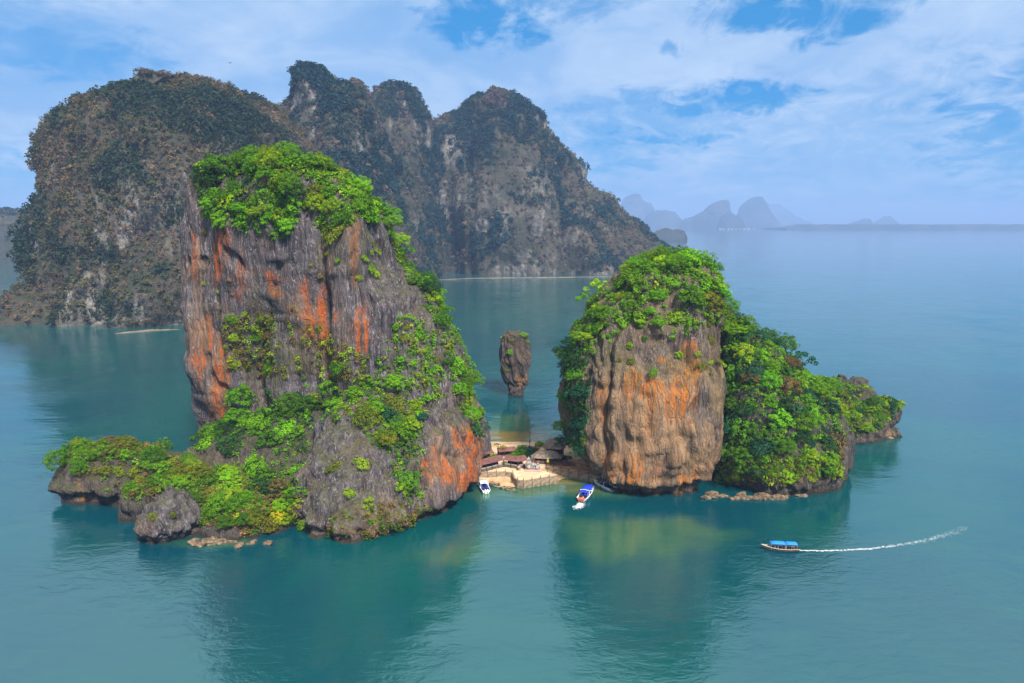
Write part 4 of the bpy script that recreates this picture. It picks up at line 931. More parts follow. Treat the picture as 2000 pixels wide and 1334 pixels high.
def stall_row(label, eave, z_e, depth, counter=True):
    c = eave[0]; root = empty('market_stall', (c[0], c[1], TZ)); tag(root, label, 'stall')
    for a, b in zip(eave[:-1], eave[1:]):
        a = np.array(a); b = np.array(b); d = (b - a) / np.linalg.norm(b - a); nrm = np.array([-d[1], d[0]]); rz = math.atan2(d[1], d[0]); L_ = np.linalg.norm(b - a)
        rp = MB(); Q = [np.append(a - nrm * .4, z_e), np.append(b - nrm * .4, z_e), np.append(b + nrm * depth * .6, z_e + .9), np.append(a + nrm * depth * .6, z_e + .9), np.append(b + nrm * depth, z_e + .3), np.append(a + nrm * depth, z_e + .3)]
        lo = [q - np.array([0, 0, .14]) for q in Q]
        rp.add(Q + lo, [(0, 1, 2, 3), (3, 2, 4, 5), (7, 6, 9, 8), (8, 9, 11, 10), (0, 6, 7, 1), (5, 4, 10, 11), (0, 3, 9, 6), (3, 5, 11, 9), (1, 7, 8, 2), (2, 8, 10, 4)]); rp.build('roof', ROOF, root)
        n = max(2, round(L_ / 2.2))
        for k in range(n + 1):
            p = a + (b - a) * min(.985, max(.015, k / n)); MB().box((p[0], p[1], (TZ + z_e) / 2), (.14, .14, z_e - TZ), rz).build('post', DARKW, root)
        m_ = (a + b) / 2
        if counter:
            q = m_ + nrm * .35; MB().box((q[0], q[1], TZ + .45), (L_ * .92, .5, .9), rz).build('counter', WOOD, root)
            q = m_ + nrm * .35; MB().box((q[0], q[1], TZ + 1.06), (L_ * .9, .3, .28), rz).build('goods', mat_goods, root)
        q = m_ + nrm * (depth - .2); MB().box((q[0], q[1], TZ + 1.1), (L_ * .96, .12, 2.2), rz).build('back_wall', DARKW, root)
mat_goods, t_, b_ = material('stall_goods', rough=.8); t_.put(b_.inputs['Base Color'], t_.mix(.55, t_.noise(t_.obj(), 3.0, 2, .5, 0, 1), (.08, .09, .09)))
stall_row('long maroon-roofed open stall zigzagging along the back of the terrace', [xy(938, 908, 5.0), xy(984, 897, 5.0), xy(1012, 901, 5.0), xy(1031, 897, 5.0)], 5.0, 3.4)
stall_row('short maroon-roofed shelter beside the left cliff behind the long stall', [xy(928, 890, 4.6), xy(964, 883, 4.6)], 4.6, 2.6, False)
stall_row('narrow maroon roof at the back beach behind the bushes', [xy(974, 882, 4.4), xy(1008, 879, 4.4)], 4.4, 2.2, False)

def hut(label, c, W_, D_, wall_h, roof_h, rz=0.0):
    root = empty('thatched_hut', (c[0], c[1], TZ)); tag(root, label, 'hut')
    def loc(x, y, z): return (c[0] + x * math.cos(rz) - y * math.sin(rz), c[1] + x * math.sin(rz) + y * math.cos(rz), TZ + z)
    n = 14; ring = []
    V = []; F = []
    for lv, (k, z) in enumerate([(1.18, wall_h - .35), (1.02, wall_h + .12), (.62, wall_h + roof_h * .62), (.3, wall_h + roof_h * .95), (.04, wall_h + roof_h)]):
        for j in range(n):
            a = j * 6.2832 / n; cx_ = math.copysign(abs(math.cos(a)) ** .6, math.cos(a)); sy_ = math.copysign(abs(math.sin(a)) ** .6, math.sin(a)); w_ = 1 + random.uniform(-.04, .04)
            V.append(loc(cx_ * W_ / 2 * (k + .18 * (lv in (2, 3))) * w_, sy_ * D_ / 2 * k * w_, z + random.uniform(-.08, .08)))
    for i in range(4):
        for j in range(n): F.append((i * n + j, i * n + (j + 1) % n, (i + 1) * n + (j + 1) % n, (i + 1) * n + j))
    F.append(tuple(4 * n + j for j in range(n))); MB().add(V, F).build('roof', THATCH, root)
    for sx in (-1, -.33, .33, 1):
        for sy in (-1, 1):
            p = loc(sx * W_ * .46, sy * D_ * .46, wall_h / 2); MB().box(p, (.16, .16, wall_h), rz).build('post', WOOD, root)
    p = loc(0, D_ * .4, wall_h / 2 - .1); MB().box(p, (W_ * .94, .12, wall_h - .3), rz).build('back_wall', DARKW, root)
    p = loc(0, -D_ * .36, .5); MB().box(p, (W_ * .86, .5, 1.0), rz).build('counter', WOOD, root)
hut('long low thatched stall right behind the terrace monument', xy(1068, 903), 9.0, 4.2, 2.4, 1.6, -.12)
hut('taller thatched hut under the trees left of the ochre stack', xy(1082, 886, 3.2), 6.6, 5.0, 3.6, 2.6, -.15)
def awning(label, u, v, mat, w_):
    c = pw(u, v, 5.0); MBx = empty('parasol', (c[0], c[1], TZ)); tag(MBx, label, 'parasol')
    V = [(c[0] + w_ * math.cos(a), c[1] + w_ * math.sin(a), 4.9) for a in np.arange(8) * math.pi / 4] + [(c[0], c[1], 5.6)]
    MB().add(V, [(j, (j + 1) % 8, 8) for j in range(8)]).build('canopy', mat, MBx); MB().tube([(c[0], c[1], TZ), (c[0], c[1], 5.5)], .05, 6).build('pole', WOOD, MBx)
awning('red parasol in front of the low thatched stall', 1063, 889, CLOTHR, 1.1); awning('lilac parasol left of the red one', 1055, 887, CLOTHV, 1.0)

def monument():
    c = pw(1040, 919, TZ); root = empty('rock_monument', c); tag(root, 'small model crag of grey rock on a pink plinth on the terrace', 'monument')
    MB().box((c[0] + .3, c[1], TZ + .22), (5.2, 2.6, .44), -.12).build('plinth', PINKB, root, bevel=.06)
    for (dx_, h, r_, sd_) in ((-1.2, 4.2, 1.15, 1), (.2, 2.6, .9, 2), (1.5, 2.3, 1.0, 3)):
        bm = bmesh.new(); bmesh.ops.create_icosphere(bm, subdivisions=4, radius=1.0); V = np.array([v.co for v in bm.verts]); F = np.array([[v.index for v in f.verts] for f in bm.faces]); bm.free()
        V[:, 2] = (V[:, 2] + 1) / 2; k = 1 - .72 * V[:, 2] ** 1.2; V[:, 0] *= r_ * k; V[:, 1] *= r_ * .8 * k; V[:, 2] *= h
        V += unit(V * np.array([1, 1, .2])) * (.55 * fbm(V + sd_ * 9, (.9, .9, 2.2), 4, 2))[:, None]
        add_mesh('crag', V + np.array([c[0] + dx_, c[1], TZ + .35]), F, GREY, root, smooth=False)
monument()
def sign():
    c = pw(1070, 910, TZ); root = empty('signboard', c); tag(root, 'tall yellow signboard with pale green top beside the path', 'sign')
    MB().tube([(c[0], c[1], TZ), (c[0], c[1], TZ + 2.6)], .06, 6).build('post', WOOD, root)
    MB().box((c[0], c[1] - .1, TZ + 1.7), (.72, .06, .85)).build('panel', SIGNY, root); MB().box((c[0], c[1] - .1, TZ + 2.5), (.62, .06, .6)).build('panel', SIGNG, root)
sign()
def bench():
    c = pw(1013.5, 919, TZ); root = empty('wooden_stand', c); tag(root, 'small wooden display stand left of the terrace monument', 'stand')
    MB().box((c[0], c[1], TZ + .75), (1.0, .6, .1)).build('top', WOOD, root)
    for sx in (-.42, .42):
        for sy in (-.22, .22): MB().box((c[0] + sx, c[1] + sy, TZ + .35), (.09, .09, .7)).build('leg', WOOD, root)
    MB().box((c[0], c[1] + .2, TZ + 1.1), (.9, .06, .6)).build('panel', SIGNY if False else PINKB, root)
bench()
def lamp(u, v, h, label):
    c = pw(u, v, 1.6); root = empty('lamp_post', c); tag(root, label, 'lamp post')
    MB().tube([c, c + np.array([0, 0, h])], [.11, .06], 6).build('pole', METAL, root)
    MB().box(c + np.array([0, 0, h * .55]), (.5, .5, .6)).build('box', METAL, root); MB().box(c + np.array([0, 0, h]), (.34, .34, .3)).build('lantern', METAL, root)
lamp(1034.5, 884, 7.2, 'thin dark lamp post rising behind the terrace bushes')

def beach_tree(u, v, r, c, label, z=1.6, tall=1.0, crown=None):
    return put_tree(pw(u, v, z), np.array([0, 0, 1.0]), r, shade(c, g, .08), label, None, g, crown, 0, tall)
beach_tree(971, 893, 1.1, 'olive', 'thin upright tree with a small crown behind the long stall, left one', tall=6.5, crown=6)
beach_tree(981.5, 895, 1.3, 'olive', 'thin tree with sparse olive crown behind the long stall, right one', tall=4.6, crown=7)
for (u, v, r, c, lb) in [(1003, 894, 1.7, 'bright', 'bright green bush at the left end of the beach thicket'), (1014, 893, 2.2, 'mid', 'green bushy tree in the left half of the beach thicket'), (1024, 893, 2.3, 'dark', 'dark bushy tree in the middle of the beach thicket'),
                         (1034, 893, 2.2, 'teal', 'blue-green bushy tree at the right of the beach thicket'), (1018, 885, 1.9, 'lime', 'yellow-green tree at the top of the beach thicket'), (1043, 890, 1.6, 'deep', 'deep green bush touching the thatched stall'),
                         (962, 897, 1.4, 'lime', 'yellow-green bush behind the left part of the long stall'), (968, 899, 1.1, 'bright', 'small bright green bush beside the thin upright tree'), (951, 898, 1.2, 'olive', 'olive bush between the two maroon roofs'),
                         (1052, 873, 1.2, 'lime', 'small yellow-green bush on the back beach left of the huts'), (1060, 872, 1.0, 'bright', 'small green bush on the back beach beside the tall hut')]:
    beach_tree(u, v, r * 1.3, c, lb)
PAL['pink'] = (.30, .13, .13)
for k, (u, v, r) in enumerate([(1092, 905, 1.3), (1101, 907, 1.5), (1110, 908, 1.3), (1119, 909, 1.1), (1106, 898, 1.7), (1096, 896, 1.5)]):
    put_shrub(pw(u, v, TZ), np.array([0, 0, 1.0]), r, shade('pink' if k < 4 else 'dark', g), ('first', 'second', 'third', 'fourth', 'right', 'left')[k] + (' pink-flowered shrub from the left beside the shore path' if k < 4 else ' one of two dark shrubs behind the pink-flowered shrubs'), 'shrubs beside the shore path', g)

# ================================================================== SHORE ROCKS
ROCK_D_S = []
for k in range(5):
    bm = bmesh.new(); bmesh.ops.create_icosphere(bm, subdivisions=3, radius=1.0); V = np.array([v.co for v in bm.verts]); F = np.array([[v.index for v in f.verts] for f in bm.faces]); bm.free()
    V = V * np.array([1, .8, .62]); V += unit(V) * (.55 * fbm(V + k * 11, 1.1, 4, k))[:, None]; V[:, 2] = np.maximum(V[:, 2], -.3)
    ROCK_D_S.append((V, F))
PALE, t_, b_ = material('pale_shore_rock', rough=.95, spec=.1); P_ = t_.pos()
c_ = t_.mix(t_.ramp(t_.noise(P_, .9, 5, .65), .35, .65), (.06, .045, .033), (.25, .185, .12)); t_.put(b_.inputs['Base Color'], c_); t_.put(b_.inputs['Normal'], t_.bump(t_.noise(P_, 2.0, 5, .7), .4, .8))
RD = []
for V, F in ROCK_D_S:
    RD.append(mesh_data('shore_rock', V, F, PALE))
def shore_rock(u, v, s, label, group, k, flat=1.0, z=0.0):
    o = bpy.data.objects.new('shore_rock', RD[k % 5]); COL.objects.link(o); o.location = pw(u, v, z); o.rotation_euler = (0, 0, k * 1.7); o.scale = (s, s, s * flat); tag(o, label, 'rock', group)
ORD = ['first', 'second', 'third', 'fourth', 'fifth', 'sixth', 'seventh', 'eighth', 'ninth', 'tenth', 'eleventh', 'twelfth']
for k, (u, v, s) in enumerate([(384, 1062, 2.2), (400, 1060, 2.0), (416, 1058, 2.2), (434, 1059, 1.6), (450, 1058, 1.5), (466, 1066, 1.7), (492, 1060, 1.3), (522, 1062, 1.3)]):
    shore_rock(u, v, s, f'{ORD[k]} pale rock from the left along the shore right of the pyramid boulder', 'pale rocks right of the boulder', k, .8)
for k, (u, v, s) in enumerate([(1378, 972, 1.4), (1393, 968, 2.2), (1412, 969, 1.5), (1428, 974, 1.2), (1447, 970, 2.6), (1468, 974, 1.5), (1488, 971, 2.3), (1510, 970, 2.9), (1533, 969, 2.0), (1555, 966, 2.6), (1575, 960, 1.6)]):
    shore_rock(u, v, s, f'{ORD[k]} tan rock from the left along the foot of the right slope', 'tan rocks below the right slope', k + 2, .75)
for k, (u, v, s) in enumerate([(1638, 872, 1.8), (1660, 862, 2.4), (1685, 860, 2.2), (1710, 857, 2.2), (1735, 855, 2.0)]):
    shore_rock(u, v, s, f'{ORD[k]} flat tan rock from the left at the water edge of the right point', 'flat rocks at the right point', k + 1, .5)
for k, (u, v, s, z) in enumerate([(963, 944, 1.1, .6), (974, 946, .9, .5), (984, 953, 1.1, 0), (993, 955, 1.3, 0), (1001, 957, 1.2, 0), (1000, 942, 1.0, .4)]):
    shore_rock(u, v, s, f'{ORD[k]} brown rock from the left on the little beach below the terrace', 'rocks on the little front beach', k, .7, z)
for k, (u, v, s) in enumerate([(1034, 881, 1.6), (1042, 880, 2.2)]):
    shore_rock(u, v, s, ('smaller left', 'larger right')[k] + ' grey rock on the back beach behind the bushes', 'rocks on the back beach', k + 3, 1.5, 1.4)

# ================================================================== PEOPLE
SKIN = material('skin', (.32, .18, .11), .7)[0]; HAIR = material('hair', (.02, .015, .012), .7)[0]; TROUS = material('trousers', (.03, .035, .06), .9)[0]
SHIRT, t_, b_ = material('shirt', rough=.9); t_.put(b_.inputs['Base Color'], t_.node('ShaderNodeObjectInfo').outputs['Color'])
def person_mesh(pose):
    if pose == 'stand': J = dict(p=(0, 0, .92), c=(0, -.01, 1.22), n=(0, 0, 1.44), h=(0, .02, 1.58), t=(0, .01, 1.68), hl=(.1, 0, .88), kl=(.12, .05, .48), al=(.12, 0, .06), fl=(.13, .16, .03), hr=(-.1, 0, .88), kr=(-.12, -.02, .48), ar=(-.13, -.08, .06), fr=(-.14, .08, .03),
                                 sl=(.19, 0, 1.38), el=(.25, -.03, 1.1), wl=(.27, .08, .86), gl=(.27, .12, .76), sr=(-.19, 0, 1.38), er=(-.25, -.03, 1.1), wr=(-.26, .08, .86), gr=(-.26, .12, .76))
    else: J = dict(p=(0, 0, .45), c=(0, 0, .75), n=(0, .02, .97), h=(0, .05, 1.11), t=(0, .04, 1.21), hl=(.1, .05, .45), kl=(.14, .45, .48), al=(.14, .47, .08), fl=(.14, .62, .04), hr=(-.1, .05, .45), kr=(-.14, .45, .48), ar=(-.14, .47, .08), fr=(-.14, .62, .04),
                   sl=(.19, 0, .91), el=(.24, .1, .66), wl=(.18, .33, .58), gl=(.16, .42, .56), sr=(-.19, 0, .91), er=(-.24, .1, .66), wr=(-.18, .33, .58), gr=(-.16, .42, .56))
    rad = dict(p=.15, c=.155, n=.062, h=.10, t=.075, hl=.095, kl=.065, al=.045, fl=.04, hr=.095, kr=.065, ar=.045, fr=.04, sl=.07, el=.045, wl=.034, gl=.04, sr=.07, er=.045, wr=.034, gr=.04)
    E = [('p', 'c'), ('c', 'n'), ('n', 'h'), ('h', 't'), ('p', 'hl'), ('hl', 'kl'), ('kl', 'al'), ('al', 'fl'), ('p', 'hr'), ('hr', 'kr'), ('kr', 'ar'), ('ar', 'fr'), ('c', 'sl'), ('sl', 'el'), ('el', 'wl'), ('wl', 'gl'), ('c', 'sr'), ('sr', 'er'), ('er', 'wr'), ('wr', 'gr')]
    ks = list(J); me = bpy.data.meshes.new('person'); me.from_pydata([J[k] for k in ks], [(ks.index(a), ks.index(b)) for a, b in E], [])
    o = bpy.data.objects.new('person', me); COL.objects.link(o); md = o.modifiers.new('skin', 'SKIN'); sb = o.modifiers.new('sub', 'SUBSURF'); sb.levels = 1; sb.render_levels = 1
    for i, k in enumerate(ks): me.skin_vertices[0].data[i].radius = (rad[k], rad[k] * (.75 if k in 'pc' else 1)); me.skin_vertices[0].data[i].use_root = (k == 'p')
    bpy.context.view_layer.update(); dg = bpy.context.evaluated_depsgraph_get(); m2 = bpy.data.meshes.new_from_object(o.evaluated_get(dg)); bpy.data.objects.remove(o)
    for mm in (SKIN, SHIRT, TROUS, HAIR): m2.materials.append(mm)
    top = J['t'][2]; nz = J['n'][2]; hz = J['p'][2]
    for f in m2.polygons:
        c = f.center; arm = abs(c.x) > .215 and c.z < J['el'][2] + .1
        f.material_index = 3 if (c.z > top - .09 or (c.z > nz + .1 and c.y < -.01)) else 0 if (c.z > nz + .0 or (arm and abs(c.x) > .16)) else 1 if c.z > hz - .02 and not (pose != 'stand' and c.y > .2) else (0 if c.z < .12 else 2)
        f.use_smooth = True
    return m2
PM = {k: person_mesh(k) for k in ('stand', 'sit')}
def person(loc, rz, shirt, label, pose='stand', group=None):
    o = bpy.data.objects.new('person', PM[pose]); COL.objects.link(o); o.location = loc; o.rotation_euler = (0, 0, rz); o.color = (*shirt, 1); tag(o, label, 'person', group); return o
person(pw(1051.5, 908, TZ), 2.8, (.7, .03, .05), 'person in a red shirt standing on the terrace by the thatched stall')
for (u, v, rz, sh, lb) in [(940.5, 880, 1, (.05, .05, .06), 'person in dark clothes at the left of the back-beach group'), (945, 879, 2, (.75, .73, .7), 'person in a white shirt in the middle of the back-beach group'), (949, 880, 4, (.08, .08, .12), 'person in a navy shirt in the back-beach group'), (953.5, 878, 0, (.35, .08, .08), 'person in a dark red shirt at the right of the back-beach group')]:
    person(pw(u, v, 1.3), rz, sh, lb)
person(pw(1017, 912, TZ), 2.0, (.2, .35, .55), 'person in a blue shirt near the wooden stand')

# ================================================================== BOATS
WHITE, t_, b_ = material('white_gelcoat', (.78, .79, .80), .3, .5); BLUE = material('blue_canvas', (.012, .045, .55), .75)[0]; SKYB = material('sky_blue_canvas', (.02, .22, .80), .75)[0]
ORANGE = material('orange_engine', (.62, .13, .04), .5)[0]; BLACK = material('black_rubber', (.018, .018, .02), .6)[0]; GLASS = material('tinted_glass', (.02, .03, .04), .1, .6)[0]
DECKW = material('pale_deck', (.50, .52, .53), .7)[0]; PLANK = mat_noise('hull_planks', (.035, .03, .027), (.09, .075, .06), 1.2, .7); GUNW = material('pale_gunwale', (.46, .43, .38), .7)[0]; CANOPYG = material('grey_canvas', (.09, .09, .10), .8)[0]
def part(mb, name, mat, root, smooth=False, bevel=0.0):
    o = mb.build(name, mat, None, (0, 0, 0), smooth, bevel); o.parent = root; return o
def hull_mesh(L_, W_, H_, rise, draft=.45, fine=2.0, stern=.9, ns=18, nk=6, power=1.7):
    V, F = [], []; st = []
    for i in range(ns + 1):
        s = i / ns; x = -L_ / 2 + L_ * s; b = W_ / 2 * (stern + (1 - stern) * min(1, s / .25)) * (1 - max(0, (s - .45) / .55) ** fine) + .02
        zt = H_ * (1 + rise * max(0, (s - .3) / .7) ** 2.4); zk = -draft + (zt + draft) * max(0, (s - .72) / .28) ** 2.2 * .85; st.append((x, b, zt, zk))
        for k in range(-nk, nk + 1):
            t = k / nk; V.append((x, b * math.copysign(abs(t) ** .75, t), zk + (zt - zk) * abs(t) ** power))
    m = 2 * nk + 1
    for i in range(ns):
        for k in range(m - 1): F.append((i * m + k, (i + 1) * m + k, (i + 1) * m + k + 1, i * m + k + 1))
    F.append(tuple(range(m))[::-1])
    return V, F, st
def deck_of(st, frac, inset, i0, i1):
    V, F = [], []
    for i in range(i0, i1 + 1):
        x, b, zt, zk = st[i]; z = zk + (zt - zk) * frac; V += [(x, b * inset, z), (x, -b * inset, z)]
    for i in range(i1 - i0): F.append((2 * i, 2 * i + 1, 2 * i + 3, 2 * i + 2))
    return V, F
def rail_of(st, r, i0=0, i1=None, mat=None):
    mb = MB(); i1 = len(st) - 1 if i1 is None else i1
    for sgn in (1, -1): mb.tube([(x, sgn * b, zt + r * .4) for (x, b, zt, zk) in st[i0:i1 + 1]], r, 5)
    return mb
def canopy_mb(x0, x1, hw, z, camber=.18, th=.07, n=6):
    V, F = [], []
    for zz in (0, -th):
        for i in range(4):
            for j in range(n + 1):
                t = -1 + 2 * j / n; V.append((x0 + (x1 - x0) * i / 3, hw * t, z + camber * (1 - t * t) + zz + .05 * math.sin(i * 1.05)))
    m = n + 1; o = 4 * m
    for i in range(3):
        for j in range(n): F += [(i * m + j, (i + 1) * m + j, (i + 1) * m + j + 1, i * m + j + 1), (o + i * m + j, o + i * m + j + 1, o + (i + 1) * m + j + 1, o + (i + 1) * m + j)]
    for i in range(3): F += [(i * m, o + i * m, o + (i + 1) * m, (i + 1) * m), (i * m + n, (i + 1) * m + n, o + (i + 1) * m + n, o + i * m + n)]
    for j in range(n): F += [(j, j + 1, o + j + 1, o + j), (3 * m + j, o + 3 * m + j, o + 3 * m + j + 1, 3 * m + j + 1)]
    return MB().add(V, F)
def speedboat(stern, bow, L_, W_, label, canopies, engines, emat, hullm=None, stripe=None, people=()):
    stern, bow = np.array(stern), np.array(bow); d = bow - stern; ang = math.atan2(d[1], d[0]); c = (stern + bow) / 2
    root = empty('speedboat', (c[0], c[1], 0)); root.rotation_euler = (0, 0, ang); tag(root, label, 'speedboat')
    V, F, st = hull_mesh(L_, W_, .95, .45, stern=.92, fine=2.4); part(MB().add(V, F), 'hull', hullm or WHITE, root, True)
    dV, dF = deck_of(st, .62, .93, 0, 11); part(MB().add(dV, dF), 'deck', DECKW, root)
    fV, fF = deck_of(st, .97, .97, 11, 18); part(MB().add(fV, fF), 'foredeck', WHITE, root)
    part(rail_of(st, .11), 'gunwale', WHITE, root)
    if stripe:
        for sgn in (1, -1):
            sv, sf = [], []
            for (x, b, zt, zk) in st[1:13]:
                for q in (.62, .86): sv.append((x, sgn * (b * (q + .02) ** .44 + .03), zk + (zt - zk) * q))
            for i in range(11): sf.append((2 * i, 2 * i + 1, 2 * i + 3, 2 * i + 2))
            part(MB().add(sv, sf), 'stripe', stripe, root)
    for (a, b, mat, z) in canopies:
        x0, x1 = -L_ / 2 + a * L_, -L_ / 2 + b * L_; cn = part(canopy_mb(x0, x1, W_ * .46, z), 'canopy', mat, root, True)
        for x in (x0 + .1, x1 - .1):
            for sgn in (1, -1): part(MB().tube([(x, sgn * W_ * .43, .6), (x, sgn * W_ * .44, z)], .035, 5), 'canopy_pole', WHITE, cn)
    xa = -L_ / 2 + .32 * L_; part(MB().tube([(xa, -W_ * .47, .7), (xa, -W_ * .45, 2.25), (xa, 0, 2.45), (xa, W_ * .45, 2.25), (xa, W_ * .47, .7)], .09, 6), 'arch', WHITE, root)
    xw = -L_ / 2 + .70 * L_; part(MB().add([(xw, -W_ * .4, .95), (xw, W_ * .4, .95), (xw - .5, W_ * .36, 1.7), (xw - .5, -W_ * .36, 1.7), (xw + .06, -W_ * .4, .95), (xw + .06, W_ * .4, .95), (xw - .44, W_ * .36, 1.7), (xw - .44, -W_ * .36, 1.7)], [(0, 1, 2, 3), (5, 4, 7, 6), (0, 4, 5, 1), (2, 6, 7, 3)]), 'windscreen', GLASS, root)
    for i in range(5):
        x = -L_ / 2 + (.16 + .10 * i) * L_
        for sgn in (1, -1): part(MB().box((x, sgn * W_ * .24, .75), (.5, W_ * .3, .4)).box((x - .25, sgn * W_ * .24, 1.05), (.1, W_ * .3, .5)), 'seat', BLUE if i % 2 else BLACK, root)
    for e in range(engines):
        y = (e - (engines - 1) / 2) * .72; part(MB().box((-L_ / 2 - .28, y, .95), (.6, .5, .75), 0, .75).box((-L_ / 2 - .3, y, .1), (.3, .16, 1.1)), 'outboard_engine', emat, root, bevel=.06)
    for sgn in (1, -1): part(MB().tube([(-L_ * .05, sgn * W_ * .52, .75), (-L_ * .05, sgn * W_ * .54, .2)], .12, 6), 'fender', BLACK, root)
    return root
speedboat(pw(1135, 980), pw(1156, 955), 10.0, 3.0, 'white speedboat with blue canopies and orange engines heading for the beach', [(.36, .80, BLUE, 2.15), (.17, .31, BLUE, 2.05)], 3, ORANGE, stripe=BLUE)
speedboat(pw(949, 962), pw(940, 947), 7.6, 2.6, 'white speedboat with a white hardtop moored beside the left cliff', [(.30, .72, WHITE, 2.2)], 2, WHITE)
speedboat(pw(1191, 957), pw(1165, 945), 9.0, 2.7, 'white speedboat with a grey canopy moored in the shade of the ochre stack', [(.32, .74, CANOPYG, 2.0)], 2, BLACK)

def longtail():
    stern, bow = pw(1557, 1076), pw(1489, 1073); d = bow - stern; c = (stern + bow) / 2; L_ = float(np.linalg.norm(d[:2])) + .6
    root = empty('longtail_boat', (c[0], c[1], 0)); root.rotation_euler = (0, 0, math.atan2(d[1], d[0])); tag(root, 'wooden longtail boat with a bright blue canopy crossing the bay at the right', 'longtail boat')
    V, F, st = hull_mesh(L_, 1.9, .62, 1.15, .3, 1.7, .55, 20, 6, 1.6); part(MB().add(V, F), 'hull', PLANK, root, True)
    dV, dF = deck_of(st, .5, .9, 0, 16); part(MB().add(dV, dF), 'deck', WOOD, root); fV, fF = deck_of(st, .9, .94, 15, 19); part(MB().add(fV, fF), 'foredeck', GUNW, root)
    part(rail_of(st, .075), 'gunwale', GUNW, root)
    x, b, zt, zk = st[-1]; part(MB().tube([(x - .5, 0, zt - .35), (x + .1, 0, zt), (x + .35, 0, zt + .5), (x + .45, 0, zt + .95)], [.09, .10, .08, .06], 6), 'prow', PLANK, root)
    for (a, e) in ((-.44, -.13), (-.12, .27)):
        cn = part(canopy_mb(a * L_, e * L_, .92, 1.95, .12), 'canopy', SKYB, root, True)
        for xx in (a * L_ + .1, (a + e) / 2 * L_, e * L_ - .1):
            for sgn in (1, -1): part(MB().tube([(xx, sgn * .82, .4), (xx, sgn * .84, 1.97)], .03, 5), 'canopy_pole', GUNW, cn)
    for i in range(5): part(MB().box((-L_ * .25 + i * .95, 0, .55), (.26, 1.3, .08)), 'thwart', WOOD, root)
    part(MB().box((-L_ * .44, 0, 1.0), (.6, .45, .5)), 'engine', BLACK, root, bevel=.05); part(MB().tube([(-L_ * .44, 0, .95), (-L_ * .5 - 2.2, .2, -.1)], .04, 6), 'propeller_shaft', METAL, root)
    R_ = Matrix.Translation(root.location) @ Matrix.Rotation(root.rotation_euler[2], 4, 'Z')
    for i, (xx, yy, sh, lb) in enumerate([(-L_ * .38, .25, (.5, .06, .05), 'person in a red shirt steering at the stern of the longtail boat'), (-L_ * .18, -.3, (.7, .68, .65), 'person in a white shirt seated amidships in the longtail boat'), (-L_ * .06, .3, (.05, .07, .15), 'person in a navy shirt seated in the middle of the longtail boat'), (.04 * L_, -.25, (.3, .25, .1), 'person in a brown shirt seated forward in the longtail boat'), (.14 * L_, .25, (.55, .2, .1), 'person in an orange shirt seated nearest the bow of the longtail boat')]):
        p = R_ @ Vector((xx, yy, .14)); person(p, root.rotation_euler[2] - math.pi / 2, sh, lb, 'sit')
longtail()

FOAM = material('foam', (.62, .66, .68), .9)[0]
def foam(name, pts, widths, n, size, label, seed, fall=1.0):
    g_ = np.random.default_rng(seed); pts = np.array([pw(u, v)[:2] for u, v in pts]); seg = np.linalg.norm(np.diff(pts, axis=0), axis=1); s = np.concatenate([[0], np.cumsum(seg)]) / seg.sum()
    t = g_.random(n) ** fall; X = np.interp(t, s, pts[:, 0]); Y = np.interp(t, s, pts[:, 1]); w_ = np.interp(t, np.linspace(0, 1, len(widths)), widths)
    k = np.floor(t * 160); jit = g_.normal(size=400)[k.astype(int)] * .35
    X += w_ * (g_.normal(size=n) * .5 + jit); Y += w_ * (g_.normal(size=n) * .5 + jit)
    a = g_.uniform(0, 6.283, (n, 1)) + np.arange(6)[None] * 1.047; r = size * g_.uniform(.35, 1.2, (n, 1)) * g_.uniform(.6, 1.2, (n, 6)) * (1 - .55 * t[:, None] ** 2)
    V = np.stack([X[:, None] + r * np.cos(a) * 1.5, Y[:, None] + r * np.sin(a), np.repeat(.015 + .05 * g_.random((n, 1)), 6, 1)], -1).reshape(-1, 3)
    o = add_mesh(name, V, np.arange(n * 6).reshape(n, 6), FOAM, smooth=False); tag(o, label, 'foam', kind='stuff')
foam('wake_foam', [(1561, 1075), (1600, 1076), (1650, 1075), (1700, 1072), (1750, 1066), (1800, 1057), (1850, 1044), (1890, 1030)], [.15, .35, .45, .6, .9, 1.3], 1300, .10, 'long thin white wake curving behind the longtail boat', 5, 1.35)
foam('wake_foam', [(1134, 984), (1132, 988), (1127, 992)], [.7, 1.0, 1.2], 420, .18, 'white foam churned up behind the blue-canopied speedboat', 6, 1.0)

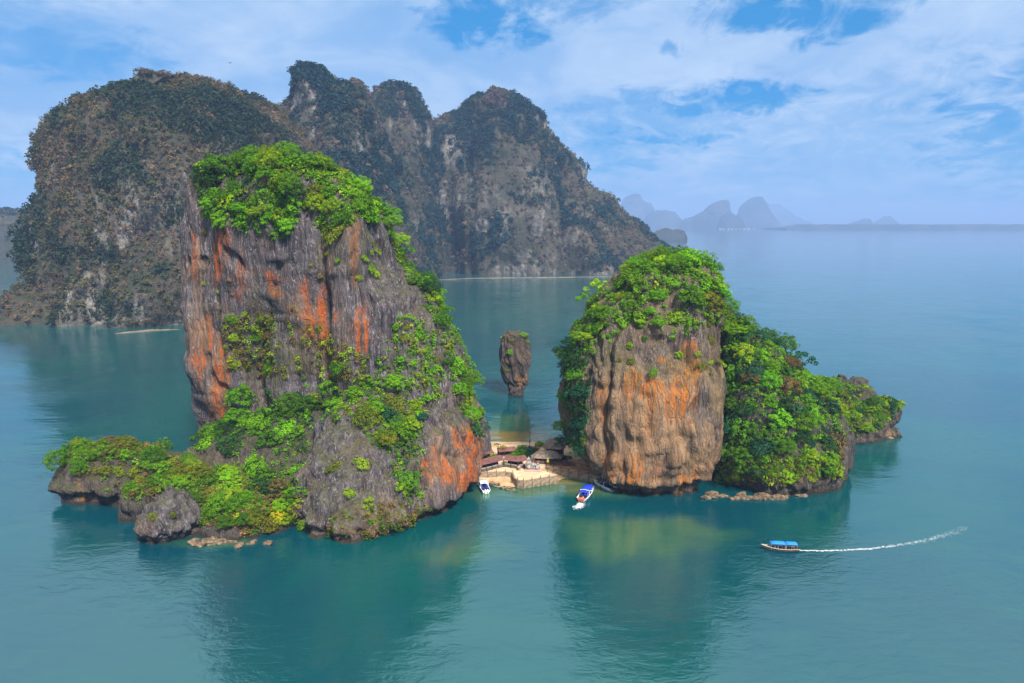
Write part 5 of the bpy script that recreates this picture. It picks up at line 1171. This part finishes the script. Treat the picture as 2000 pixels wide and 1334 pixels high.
# ================================================================== FAR VILLAGE AND BIRD
HOUSEW = [material('pale_house', (.30, .29, .28), .9)[0], material('cream_house', (.28, .24, .2), .9)[0]]; HOUSER = [material('rust_roof', (.30, .14, .10), .9)[0], material('grey_roof', (.3, .3, .32), .9)[0]]
for k in range(9):
    u = 1405 + k * 8.2 + random.uniform(-1.5, 1.5); c = pw(u, 448.3); w_ = random.uniform(18, 30); h = random.uniform(4, 8)
    root = empty('village_house', c); tag(root, f'{ORD[k]} tiny pale house from the left in the stilt village under the domed island', 'house', 'houses of the far village')
    MB().box((c[0], c[1], h / 2), (w_, 20, h)).build('wall', HOUSEW[k % 2], root)
    MB().add([(c[0] - w_ * .55, c[1] - 12, h), (c[0] + w_ * .55, c[1] - 12, h), (c[0] + w_ * .55, c[1] + 12, h), (c[0] - w_ * .55, c[1] + 12, h), (c[0] - w_ * .5, c[1], h + 6), (c[0] + w_ * .5, c[1], h + 6)], [(0, 1, 5, 4), (2, 3, 4, 5), (1, 2, 5), (3, 0, 4), (3, 2, 1, 0)]).build('roof', HOUSER[(k // 2) % 2], root)
def bird():
    c = px(450, 123, 260); mb = MB(); mb.tube([(-.5, 0, 0), (-.2, 0, .02), (.15, 0, .02), (.45, 0, 0)], [.03, .10, .09, .03], 6)
    for sg in (1, -1): mb.add([(.16, sg * .06, .03), (.12, sg * .5, .25), (-.1, sg * 1.0, .16), (-.14, sg * .5, .22), (-.16, sg * .06, .03)] + [(.16, sg * .06, 0), (.12, sg * .5, .22), (-.1, sg * 1.0, .14), (-.14, sg * .5, .19), (-.16, sg * .06, 0)], [(0, 1, 2, 3, 4), (9, 8, 7, 6, 5), (0, 5, 6, 1), (1, 6, 7, 2), (2, 7, 8, 3), (3, 8, 9, 4)])
    mb.add([(-.42, -.03, 0), (-.42, .03, 0), (-.75, .14, 0), (-.75, -.14, 0), (-.6, 0, .03)], [(0, 1, 2, 3), (0, 4, 1), (1, 4, 2), (2, 4, 3), (3, 4, 0)])
    o = mb.build('bird', material('bird_feathers', (.06, .06, .07), .8)[0]); o.location = c; o.rotation_euler = (.25, -.1, R(-25)); tag(o, 'small dark bird gliding in the sky above the left mountain', 'bird')
bird()

# ================================================================== HAZE
def haze():
    mb = MB().box((0, 20000, 214), (90000, 48000, 440))
    m = bpy.data.materials.new('haze_air'); m.use_nodes = True; t = NT(m.node_tree); t.n.clear()
    pv = t.node('ShaderNodeVolumePrincipled'); pv.inputs['Color'].default_value = (.36, .57, 1.0, 1); pv.inputs['Density'].default_value = HAZE_DENSITY
    pv.inputs['Anisotropy'].default_value = 0.0
    o_ = t.node('ShaderNodeOutputMaterial'); t.l.new(pv.outputs[0], o_.inputs['Volume'])
    o = mb.build('haze', m); tag(o, 'pale blue sea haze over the bay', 'haze', kind='stuff')
HAZE_DENSITY = 1.35e-4
haze()
